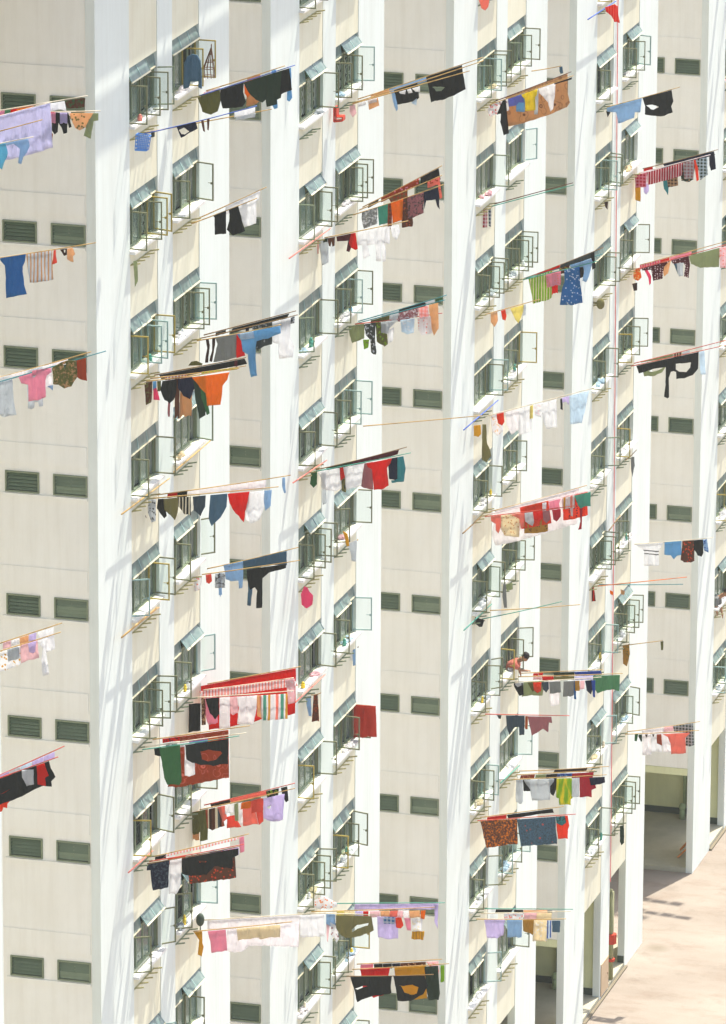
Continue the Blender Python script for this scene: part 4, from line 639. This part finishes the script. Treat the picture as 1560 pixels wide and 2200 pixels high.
COLN={'P1':0,'P2':1,'Q1':2,'Q2':3,'R1':4,'R2':5,'S1':6,'S2':7,'T1':8}
wins=[]; rw=random.Random(11)
MISSR={('P1',4),('Q1',3)}
for s,nm in zip(UNITS,NAMES):
    for bi,(a,b) in enumerate((B1,B2)):
        for k in range(NF+1):
            zs=ZH+H*k-WH; p=(s+a+1,0,zs+.6)
            if k>=NF: continue
            if nm=='O' or not vis(p,110):
                continue
            o=(s+a,0,zs); fr=inst(PR['frame'],bld,o)
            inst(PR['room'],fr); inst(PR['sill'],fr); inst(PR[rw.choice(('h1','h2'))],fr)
            q=rw.random()
            if q<.5: inst(rw.choice(PR['aw']),fr)
            elif q<.75: inst(PR['awL'],fr); inst(PR['awS'],fr)
            else: inst(PR['awL2'],fr); inst(PR['awR2'],fr)
            lf=lambda:(PR['leaf'][3] if rw.random()<.06 else rw.choice(PR['leaf'][:3] if rw.random()<.4 else PR['leaf'][:1]))
            R_=rw.random()<.86; L_=rw.random()<.66; Mm=rw.random()<.55
            if R_: inst(lf(),fr,(BW-.02,.10,0),math.radians(-90+rw.choice((-3,0,2,6,-16,24,12,45))))
            else: inst(PR['closed'],fr,(1.52,.125,.04))
            if L_: inst(lf(),fr,(.02,.10,0),math.radians(-90+rw.choice((-4,0,3,6,14,30))))
            else: inst(PR['closed'],fr,(.03,.125,.04))
            if Mm and rw.random()<.4: inst(lf(),fr,(1.5 if bi else 1.02,.10,0),math.radians(-90+rw.choice((-4,0,5))))
            if Mm: inst(lf(),fr,(1.02 if bi else 1.5,.10,0),math.radians(-90+rw.choice((-4,0,4,10))))
            inst(PR['closed'],fr,(.52,.125,.04)) if rw.random()<.7 else None
            inst(PR['closed'],fr,(1.02,.125,.04)) if not Mm or rw.random()<.3 else None
            inst(PR['gr'][rw.choice((0,0,1,2))],fr)
            for c in rw.sample(PR['cu'],rw.choice((0,1,1,2))): inst(c,fr)
            wins.append((nm+str(bi+1),k,o))
for key,v in list(PR.items()):
    for o in (v if isinstance(v,list) else [v]):
        if o.parent is None: bpy.data.objects.remove(o)
print('windows',len(wins))

# ------------------------------------------------------------------ thin haze volume added to lift the blacks like faded film
if HAZE:
    m=MB(); m.box(-150,100,-60,30,-1,72); k=NT('fade_haze'); hz=m.build('haze',k.m); hz['kind']='stuff'
    v=k.n('VolumePrincipled'); v.inputs['Density'].default_value=HAZE; v.inputs['Color'].default_value=(.97,.96,.90,1); v.inputs['Anisotropy'].default_value=0
    for l_ in list(k.out.inputs[0].links): k.t.links.remove(l_)
    k.l(v.outputs[0],k.out.inputs['Volume'])
    SC.cycles.volume_bounces=0
# ------------------------------------------------------------------ laundry
def dedup(pts):
    out=[]
    for p in pts:
        if not out or (Vector(p)-Vector(out[-1])).length>1e-4: out.append(p)
    return out
def cloth_mesh(name,loops,holes,mat,seed,pole,thick=.009,amp=1.15,fold=0):
    """loops: list of [(y,z)] outlines in the pole's vertical plane; pole(y)->z of the pole. Folds run down from the pole."""
    rnd=random.Random(seed); bm=bmesh.new()
    allp=[p for l in loops for p in l]; y0=min(p[0] for p in allp); y1=max(p[0] for p in allp); zmin=min(p[1] for p in allp); zmax=max(p[1] for p in allp)
    for li,l in enumerate(loops):
        es=[]
        for ring in [l]+(holes if li==0 else []):
            vs=[bm.verts.new((0,p[0],p[1])) for p in ring]
            for a,b in zip(vs,vs[1:]+vs[:1]): es.append(bm.edges.new((a,b)))
        bmesh.ops.triangle_fill(bm,use_beauty=True,use_dissolve=False,edges=es)
    W_=y1-y0; Hh=zmax-zmin; st=max(.035,min(.07,W_/8)); sv=max(.07,Hh/9)
    y=y0+st
    while y<y1-1e-3: bmesh.ops.bisect_plane(bm,geom=bm.verts[:]+bm.edges[:]+bm.faces[:],plane_co=(0,y,0),plane_no=(0,1,0)); y+=st
    z=zmin+sv
    while z<zmax-1e-3: bmesh.ops.bisect_plane(bm,geom=bm.verts[:]+bm.edges[:]+bm.faces[:],plane_co=(0,0,z),plane_no=(0,0,1)); z+=sv
    rp=random.Random(fold); ph,ph2,l1,l2=rp.uniform(0,6),rp.uniform(0,6),rp.uniform(.16,.3),rp.uniform(.07,.12); bl=rp.uniform(-.06,.06); sw=rp.uniform(-.03,.03); seed2=fold
    for v in bm.verts:
        y,z=v.co.y,v.co.z; d=max(0,pole(y)-z); q=min(1,d/.5)
        n=noise.noise(Vector((y*4+seed2*3.1,z*3,seed2*1.7)))
        f=math.sin(2*PI*(y+d*sw*2)/l1+ph+1.5*n)*.022+math.sin(2*PI*y/l2+ph2+n)*.008+n*.03
        v.co.x=amp*q*(f+bl*d*.5); 
        e=min(1,d/.25); v.co.y+=e*.010*noise.noise(Vector((y*9,z*9,seed*.9))); v.co.z+=e*.012*noise.noise(Vector((y*8+5,z*8,seed*.7)))
    o=Vector((0,(y0+y1)/2,zmax)); bmesh.ops.translate(bm,verts=bm.verts,vec=-o)
    bmesh.ops.recalc_face_normals(bm,faces=bm.faces)
    for f_ in bm.faces: f_.smooth=True
    me=bpy.data.meshes.new(name); bm.to_mesh(me); bm.free(); me.materials.append(mat); ob=bpy.data.objects.new(name,me); COLL.objects.link(ob)
    md=ob.modifiers.new('thickness','SOLIDIFY'); md.thickness=thick; md.offset=0
    return ob,o
KIND={'t-shirt':'shirt','shirt':'shirt','polo':'shirt','towel':'towel','sheet':'bed sheet','trousers':'trousers','pyjamas':'pyjamas','shorts':'shorts','dress':'dress','vest':'vest','blouse':'blouse','sock':'sock','socks':'socks','briefs':'underwear','bra':'underwear',
 'skirt':'skirt','sarong':'sarong','blanket':'blanket','scarf':'scarf','bag':'bag','stocking':'stocking','stockings':'stockings','tights':'tights','cloth':'cloth','sash':'sash','napkin':'cloth','pillowcase':'pillowcase','apron':'apron','handkerchief':'cloth',
 'belt':'belt','bib':'bib','curtain':'curtain','hat':'hat','cap':'cap','petticoat':'skirt','slip':'dress','slipper':'slipper','mitten':'mitten','bonnet':'hat','bow':'shirt','ribbon':'ribbon','tag':'tag','smock':'smock','dishcloth':'cloth','bedcover':'bedcover','tie':'tie','bundle':'cloth'}
def kindof(desc):
    ws=desc.lower().split()
    for w in ('t-shirt','shirt','towel','polo','trousers','stockings','socks'):
        if w in ws: return w
    for w in reversed(ws):
        if w in KIND: return w
    return 'cloth'
def nice(d): return d.replace('redorange','red-orange')
BAYROW=[(s_+a_,k_) for s_ in UNITS[1:] for a_ in (B1[0],B2[0]) for k_ in range(NF+1)]
labels={}; polesN=0; garN=0; solved=[]
SHEER={'pinkwhite':.16,'sheer':.28,'white':.08,'palepink':.06,'paleblue':.06}
def wc(s): return len(s.split())
for pi,(fr,s,b,t,col,items,r,lab) in enumerate(POLES):
    ox,oy,sc=FR[fr]; Zf=lambda p:(ox+p[0]/sc,oy+p[1]/sc)
    best=None
    if s is None:
        pb=onY(*Zf(b),-.15); s=pb.x; P1,P2=Zf(b),Zf(t); best=None
        for bs,bk in BAYROW:                       # meet the pole's line with the row of pole holders under a window
            zs=ZH+H*bk-WH-.29
            if not(bs-.9<s<bs+3.0 and abs(pb.z-zs)<1.3): continue
            lo=bs-.05; A_=proj((lo,-.15,zs)); B_=proj((bs+2.05,-.15,zs))
            d1=(P2[0]-P1[0],P2[1]-P1[1]); d2=(B_[0]-A_[0],B_[1]-A_[1]); den=d1[0]*d2[1]-d1[1]*d2[0]
            if abs(den)<1e-6: continue
            u=((P1[0]-A_[0])*d1[1]-(P1[1]-A_[1])*d1[0])/(d2[0]*d1[1]-d2[1]*d1[0])
            sn=bs-.05+2.1*u; pen=max(0,bs-.05-sn,sn-bs-2.05)+abs(sn-s)*.15
            if best is None or pen<best[0]: best=(pen,min(max(sn,bs-.05),bs+2.05))
        if best and best[0]<1.2:
            s=best[1]; q=onX(*P1,s); q2=onX(*P2,s); sl=(q2.z-q.z)/(q2.y-q.y); pb=Vector((s,-.15,q.z+sl*(-.15-q.y)))
    else: pb=onX(*Zf(b),s)
    pt=onX(*Zf(t),s)
    d=(pt-pb); slope=d.z/d.y
    start=Vector((s,-.12,pb.z+slope*(-.12-pb.y))) if pb.y<-.2 else pb
    pz=lambda y,pb=pb,slope=slope: pb.z+slope*(y-pb.y)
    solved.append((pi,fr,best[0] if pb is not None and s>0 and best else None,round(s,2),round(pb.y,2),round(pb.z,2),round(pt.y,2),round(slope,2)))
    m=MB(); n=6; a0=start; bow=random.Random(pi).uniform(-.004,.022)
    for i in range(n): # slightly bowed, tapering cane
        f0,f1=i/n,(i+1)/n; q0=a0.lerp(pt,f0); q1=a0.lerp(pt,f1); q0.z-=bow*math.sin(PI*f0); q1.z-=bow*math.sin(PI*f1); m.tube(q0,q1,r*(1.05-.3*f0),r*(1.05-.3*f1),7,0,i in(0,n-1))
    # local frame: long axis is local Z so that the cane nodes run along it
    po=m.build('laundry_pole',M['p_'+col],None,a0,True)
    cn={'bamboo':'tan','bambooD':'dark brown','seagreen':'sea green','paintblue':'blue','paintred':'red','pinkwhite':'pale pink'}.get(col,col)
    dn=[nice(i[0]) for i in items]
    if lab is None:
        pr=sorted(((max(p[0] for p in i[2]) if isinstance(i[2],list) else i[2][1]),nice(i[0])) for i in items)
        a_,b_=pr[0][1],pr[-1][1]
        lab=f"{cn} pole carrying only the {a_}" if len(items)==1 else f"{cn} pole strung with laundry from the {a_} to the {b_}"
    lab=' '.join(lab.split()[:16]); tag(po,lab,'laundry pole','poles reaching out of the windows'); polesN+=1
    # garments, sorted outwards for neighbours in the labels
    info=[]
    for gi,it in enumerate(items):
        sh=it[2]; xc=(sum(p[0] for p in sh)/len(sh)) if isinstance(sh,list) else (sh[0]+sh[1])/2; info.append((xc,gi))
    order=[g for _,g in sorted(info)]
    for gi,it in enumerate(items):
        desc,colr,sh=it[0],it[1],it[2]; pat=it[3] if len(it)>3 else None; c2=it[4] if len(it)>4 else None; holes=it[5] if len(it)>5 and it[5] else []; extra=it[6:] if len(it)>6 else []
        def top(x): # point on the pole at sheet-x
            q=onX(ox+x/sc,proj(a0.lerp(pt,.5))[1],s); return (q.y,pz(q.y)-.012)
        def cv(p):
            if p[1]==0: return top(p[0])
            q=onX(*Zf(p),s); return (q.y,q.z)
        rnd=random.Random(pi*100+gi)
        if isinstance(sh,list): loops=[[cv(p) for p in sh]]+[[cv(p) for p in e] for e in extra if e]
        else:
            x0,x1,h=sh; a_=top(x0); b_=top(x1); hh=h/sc/ (FPX/((pt-CAM).dot(_f)))/math.cos(PITCH)
            w=b_[0]-a_[0]; pts=[a_,b_]; nb=4; sk=rnd.uniform(-.06,.06)*w
            for i in range(nb+1):
                f=1-i/nb; yy=a_[0]+w*f+sk+rnd.uniform(-.02,.02)*w*(0<f<1); zz=(a_[1]*(1-f)+b_[1]*f)-hh*(1+rnd.uniform(-.06,.06)); pts.append((yy,zz))
            loops=[pts]
        loops=[dedup(l) for l in loops]; hl=[[cv(p) for p in hh_] for hh_ in holes]
        kd=kindof(desc); name=kd.replace('-','_')
        try: ob,o=cloth_mesh(name,loops,hl,fabric(colr,pat,c2,SHEER.get(colr,0)),pi*31+gi*7+1,pz,fold=pi+1)
        except Exception as ex: print('CLOTH FAIL',desc,ex); continue
        ob.location=(s-.028-.017*gi,o.y,o.z)
        k=order.index(gi); A=nice(items[order[k-1]][0]) if k>0 else None; B=nice(items[order[k+1]][0]) if k<len(order)-1 else None
        dsc=nice(desc)
        if A and B: lb=f"{dsc} between the {A} and the {B}"
        elif A: lb=f"{dsc} at the outer end, past the {A}"
        elif B: lb=f"{dsc} nearest the wall, before the {B}"
        else: lb=f"{dsc} hanging alone on its {cn} pole"
        ws=lb.split()
        if len(ws)>16: lb=' '.join(ws[:16])
        if lb in labels:
            print('DUP',lb)
        labels[lb]=1; tag(ob,lb,KIND[kd],'laundry hung on the window poles'); garN+=1
print('poles',polesN,'garments',garN)
for q in solved:
    if q[7]>.1 or q[4]<-.4 or (q[2] is None and q[3]>-5) or (q[2] or 0)>.3 or not 1.2<-q[6]<4.5: print('CHECK',POLES[q[0]][0],POLES[q[0]][2],q)
rx=random.Random(3); pool=[('white shirt','white'),('blue shirt','skyblue'),('red towel','red'),('dark trousers','slate'),('pink cloth','pink'),('green towel','seagreen'),('cream blouse','cream'),('lilac cloth','lilac')]  # unseen washing past the right edge, added so its shadows fall into view
for n_,(k_,dx,bb) in enumerate(((4,1.1,0),(5,.4,1),(6,.9,0),(7,1.4,1),(9,.6,0),(10,1.2,0),(11,.8,1))):
    s=UNITS[5]+(B1,B2)[bb][0]+dx; z0=ZH+H*k_-WH-.29; a0=Vector((s,-.12,z0)); sl_=.3; tip=Vector((s,-3.2,z0+.93)); m=MB(); m.tube(a0,tip,.014,.01,7)
    tag(m.build('laundry_pole',M['p_bamboo'],None,a0,True),f"tan pole of washing outside the {SW[k_+1]}-storey flat, unseen beyond the right edge of the view",'laundry pole','poles reaching out of the windows')
    pf=lambda y,z0=z0: z0-(y+.12)*.3; y=-.7; pick=rx.sample(pool,5)
    for j_,(ds,cc) in enumerate(pick):
        w=rx.uniform(.35,.6); h=rx.uniform(.5,.8); y2=y-w
        ob,o=cloth_mesh(kindof(ds).replace('-','_'),[[(y,pf(y)-.012),(y2,pf(y2)-.012),(y2+.03,pf(y2)-h),(y-.04,pf(y)-h*rx.uniform(.9,1.05))]],[],fabric(cc),n_*9+j_+500,pf,fold=n_+300); ob.location=(s-.03,o.y,o.z)
        tag(ob,f"{ds} on the {SW[k_+1]}-storey pole unseen beyond the right edge, {SW[j_]} from the wall",KIND[kindof(ds)],'laundry hung on the window poles'); y=y2-.03
for fr,a,b,col,lab in LATER:
    ox,oy,sc=FR[fr]; A=onY(ox+a[0]/sc,oy+a[1]/sc,-.19); B=onY(ox+b[0]/sc,oy+b[1]/sc,-.19)
    m=MB(); m.tube(A,B,.019,.014,7); tag(m.build('stored_pole',M['p_'+col],None,A,True),lab,'pole','poles stored lengthwise below the sills')
for i,(fr,desc,colr,pts,pat,c2,lab) in enumerate(LOOSE):
    ox,oy,sc=FR[fr]; q=onY(ox+pts[0][0]/sc,oy+pts[0][1]/sc,-.28); X=q.x
    P3=[onX(ox+p[0]/sc,oy+p[1]/sc,X) for p in pts]; loop=[(p.y,p.z) for p in P3]; zt=max(p[1] for p in loop)
    kd=kindof(desc); ob,o=cloth_mesh(kd.replace('-','_'),[loop],[],fabric(colr,pat,c2,0),900+i,lambda y,zt=zt:zt,.02); ob.location=(X,o.y,o.z); tag(ob,lab,KIND[kd],'laundry hung on the window poles')
# ------------------------------------------------------------------ clutter on the sills
rc=random.Random(5); BC=['white','pinkwhite','cream','lightgrey','paleblue','palepink','white','white']
for wn,k,o in wins:
    if rc.random()>.62 or wn not in COLN: continue
    st=f"{SW[k+1]}-storey sill, {SW[COLN[wn]]} window column"
    c=rc.choice(BC); m=MB(); x=o[0]+rc.uniform(.3,1.5)
    for j in range(rc.choice((5,7,9))): m.blob((x+rc.uniform(-.08,.08)*j,-.02+rc.uniform(-.07,.05),o[2]+rc.uniform(.0,.06)),rc.uniform(.05,.14),rc.uniform(.04,.09),rc.uniform(.02,.07),0,7,5,.38,rc)
    cn={'pinkwhite':'pinkish white','lightgrey':'light grey','paleblue':'pale blue','palepink':'pale pink'}.get(c,c)
    tag(m.build('cloth_heap',fabric(c),None,(x,-.02,o[2])),f"{cn} heap of cloth on the {st}",'cloth heap','things left on window sills')
    if rc.random()<.45:
        m=MB(); x2=o[0]+rc.uniform(.15,1.85); r_=rc.uniform(.035,.06); h=rc.uniform(.14,.26); m.tube((x2,-.05,o[2]),(x2,-.05,o[2]+h*.7),r_,r_*.95,10); m.tube((x2,-.05,o[2]+h*.7),(x2,-.05,o[2]+h),r_*.9,r_*.35,10)
        c=rc.choice(['white','skyblue','cream','seagreen','salmon','yellow']); cn={'skyblue':'sky blue','seagreen':'sea green'}.get(c,c)
        tag(m.build('bottle',plain('plastic_'+c,COL[c],.35),None,(x2,-.05,o[2]),True),f"{cn} plastic bottle on the {st}",'bottle','things left on window sills')
# ------------------------------------------------------------------ single things
def A3(fr,x,y,X): ox,oy,sc=FR[fr]; return onX(ox+x/sc,oy+y/sc,X)
X=UNITS[1]+6.6   # wire cage by the second window column
q=lambda x,y: A3('a',x,y,X)
ap=q(823,300); c0=q(805,440); c1=q(810,500); m=MB(); rr=.40*(q(855,440)-q(770,440)).length
for j in range(10):
    a=2*PI*j/10; p=Vector((c0.x+rr*math.cos(a),c0.y+rr*math.sin(a),c0.z)); p2=Vector((c1.x+rr*math.cos(a),c1.y+rr*math.sin(a),c1.z)); m.path([tuple(ap),tuple(p),tuple(p2)],.009,4)
for f in (.35,.7,1.0,1.35):
    z=ap.z+(c0.z-ap.z)*f; r_=rr*min(1,f); cx=c0 if f>1 else ap.lerp(c0,f); m.path([(cx.x+r_*math.cos(2*PI*j/12),cx.y+r_*math.sin(2*PI*j/12),z) for j in range(13)],.009,4)
m.tube(ap,ap+Vector((0,0,.06)),.015,.01,5)
tag(m.build('wire_cage',M['wire'],None,ap),'pointed brown wire cage hanging by the second window column near the top','cage')
# denim jacket on a hanger in the window
X=UNITS[1]+5.7; lp=[A3('a',*p,X) for p in [(655,400),(672,362),(700,345),(735,352),(758,395),(764,568),(748,560),(742,522),(690,522),(680,560),(650,570)]]
ob,o=cloth_mesh('jacket',[[(p.y,p.z) for p in lp]],[],fabric('denim'),777,lambda y:lp[2].z,.05); ob.location=(X-.05,o.y,o.z); tag(ob,'faded denim jacket hanging on the open casement left of the wire cage','jacket')
# blue basket
X=onY(275,296,-.2).x-.05; c=[A3('a',*p,X) for p in [(352,858),(434,872),(418,962),(345,958)]]; m=MB()
for i in range(5):
    t=i/4; a=c[0].lerp(c[3],t); b=c[1].lerp(c[2],t); m.tube(a,b,.012,.012,5); m.tube(a+Vector((-.16,0,0)),b+Vector((-.16,0,0)),.012,.012,5); m.tube(a,a+Vector((-.16,0,0)),.012,.012,5); m.tube(b,b+Vector((-.16,0,0)),.012,.012,5)
for i in range(8):
    t=i/7; a=c[0].lerp(c[1],t); b=c[3].lerp(c[2],t); m.tube(a,b,.01,.01,5); m.tube(a+Vector((-.16,0,0)),b+Vector((-.16,0,0)),.01,.01,5); m.tube(b,b+Vector((-.16,0,0)),.01,.01,5)
tag(m.build('plastic_basket',M['bplastic'],None,c[0]),'blue plastic laundry basket hung on the pole of the navy briefs','basket')
# red plastic stool
X=onY(735,240,-.3).x; c=lambda x,y:A3('j',x,y,X); m=MB(); a=c(425,815); b=c(425,922); d=c(490,915); e=c(490,885); f_=c(442,885)
for A_,B_ in ((a,b),(b,d),(d,e),(e,f_),(f_,c(442,812)),(c(442,812),a)): m.box(0,1,-.5,.5,-.5,.5,0,Matrix.Translation(A_)@(B_-A_).to_track_quat('X','Z').to_matrix().to_4x4()@Matrix.Diagonal(((B_-A_).length,.22,.03,1)))
tag(m.build('plastic_stool',M['plastic'],None,b),'small red plastic stool hanging on its side below a sill','stool')
# dark red towel over the opened casement + frame l
X=UNITS[2]+B2[1]-.08; lp=[A3('l',*p,X) for p in [(570,1360),(735,1372),(738,1610),(700,1604),(640,1612),(600,1606),(572,1610)]]
ob,o=cloth_mesh('towel',[[(p.y,p.z) for p in lp]],[],fabric('maroon' if 0 else 'darkred'),778,lambda y:lp[0].z,.02); ob.location=(X,o.y,o.z); tag(ob,'dark red bath towel draped over an opened casement','towel')
# dark colander on a stick
X=onY(425,1985,-.2).x; p=A3('i',645,1105,X); m=MB(); m.blob(p,.10,.10,.16,0,12,8); m.tube(p+Vector((0,0,-.16)),p+Vector((0,0,-.3)),.012,.012,5); tag(m.build('strainer',M['skirting'],None,p,True),'dark oval strainer on a short stick above the mustard stockings','strainer')
# round clock-like disc / fan at eighth column
p=A3('u',265,760,onY(1290,655,-.2).x); m=MB(); m.blob(p,.1,.12,.16,0,12,8); m.tube(p+Vector((0,.35,.03)),p,.03,.03,7); tag(m.build('rag_bundle',fabric('khaki'),None,p,True),'khaki rag stuffed in a pole holder below the seventh window column','rag')
# timber against the right-hand column
def gz(x,y,z): d=ray(x,y); return CAM+d*((z-CAM.z)/d.z)
m=MB()
for i,(a,b) in enumerate(((gz(1456,1842,.17),gz(1482,1818,.45)),(gz(1462,1826,.2),gz(1482,1804,.6)))): m.tube(a,b,.035,.035,4)
tag(m.build('timber_plank',M['wood'],None,gz(1456,1842,.17)),'orange timber planks lying on the ground beside the right-hand column','plank')
# ------------------------------------------------------------------ the two people leaning out of windows
def skin_body(name,verts,edges,rad,root,mats,levels=2):
    me=bpy.data.meshes.new(name); me.from_pydata([tuple(v) for v in verts],edges,[]); ob=bpy.data.objects.new(name,me); COLL.objects.link(ob)
    md=ob.modifiers.new('skin','SKIN'); 
    for i,r_ in enumerate(rad): me.skin_vertices[0].data[i].radius=r_ if isinstance(r_,tuple) else (r_,r_)
    me.skin_vertices[0].data[root].use_root=True; md.use_smooth_shade=True; ob.modifiers.new('sub','SUBSURF').levels=levels; ob.modifiers['sub'].render_levels=levels
    for m_ in mats: me.materials.append(m_)
    return ob
def person(base,head,hands,shirt_col,label,bent):
    """base: hip point inside the window, head point, hand targets; leaning out over the sill"""
    B=Vector(base); Hd=Vector(head); d=(Hd-B); chest=B+d*.55; neck=B+d*.82
    V=[B,B+d*.3,chest,neck,Hd]; E=[(0,1),(1,2),(2,3),(3,4)]; Rr=[(.14,.12),(.13,.12),(.16,.12),.055,(.085,.10)]
    side=Vector((1,0,0))
    for sgn,hnd in zip((-1,1),hands):
        sh=chest+side*.17*sgn+d*.08; hn=Vector(hnd); el=(sh+hn)/2+Vector((sgn*.05,0,-.07)); i=len(V)
        V+=[sh,el,hn.lerp(el,.15),hn]; E+=[(2,i),(i,i+1),(i+1,i+2),(i+2,i+3)]; Rr+=[.06,.043,.03,(.04,.018)]
        dirn=(hn-el).normalized()
        for fi in range(4):
            j=len(V); off=side*(.03-.02*fi); V+=[hn+off+dirn*.045,hn+off+dirn*.08+Vector((0,0,-.015))]; E+=[(i+3,j),(j,j+1)]; Rr+=[.009,.008]
        j=len(V); V+=[hn+side*.045*sgn+dirn*.01,hn+side*.055*sgn+dirn*.04]; E+=[(i+3,j),(j,j+1)]; Rr+=[.011,.009]
    bd=skin_body('person',V,E,Rr,0,[M['skin']]); tag(bd,label,'person')
    # face: nose, eyes, mouth; hair cap; shirt
    fwd=Vector((-.35,-.75,-.35)).normalized(); up=(Hd-neck).normalized(); rt=fwd.cross(up).normalized(); fwd=up.cross(rt).normalized()*-1 if up.cross(rt).dot(fwd)<0 else up.cross(rt).normalized()
    C0=Hd+up*.06
    def part(nm,mb,mat): o_=mb.build(nm,mat,None,(0,0,0),True); o_.parent=bd; return o_
    m=MB(); m.blob(C0,.085,.09,.115,0,14,10); m.blob(C0+fwd*.09-up*.01,.016,.02,.025); m.blob(C0+rt*.088,.015,.02,.03); m.blob(C0-rt*.088,.015,.02,.03); part('head',m,M['skin'])
    m=MB(); 
    for s_ in (-1,1): m.blob(C0+fwd*.083+rt*.032*s_+up*.02,.013,.013,.009)
    m.blob(C0+fwd*.083-up*.05,.026,.018,.008); part('face_features',m,M['hair'])
    m=MB(); m.blob(C0-fwd*.028+up*.03,.098,.104,.118,0,16,12,.04); part('hair',m,M['hair'])
    V=[B-d*.03,B+d*.3,chest,B+d*.74]; E=[(0,1),(1,2),(2,3)]; Rr=[(.165,.14),(.155,.14),(.185,.14),(.08,.08)]
    for sgn,hnd in zip((-1,1),hands):
        sh=chest+side*.17*sgn+d*.08; el=(sh+Vector(hnd))/2+Vector((sgn*.05,0,-.07)); i=len(V); V+=[sh,sh.lerp(el,.75)]; E+=[(2,i),(i,i+1)]; Rr+=[.085,.07]
    stt=skin_body('shirt',V,E,Rr,0,[fabric(shirt_col)]); stt.parent=bd
    return bd
X=UNITS[3]+B2[0]+1.15
hd=onX(1125,1414,X-.1); hp=onX(1092,1436,X); h1=onX(1134,1441,X-.12); h2=onX(1118,1447,X+.2)
person((X,max(.25,hp.y),hp.z-.05),hd,(h1,h2),'salmon','person in a peach-orange shirt bending out of a window above a row of poles','lean')
X=UNITS[5]+B1[0]+.35
hd=onX(1557,1276,X); h1=onX(1541,1318,X-.12); h2=onX(1552,1322,X+.15)
person((X,.35,hd.z-.42),hd,(h1,h2),'grey','dark-haired person in a grey shirt reaching out at the right edge','reach')
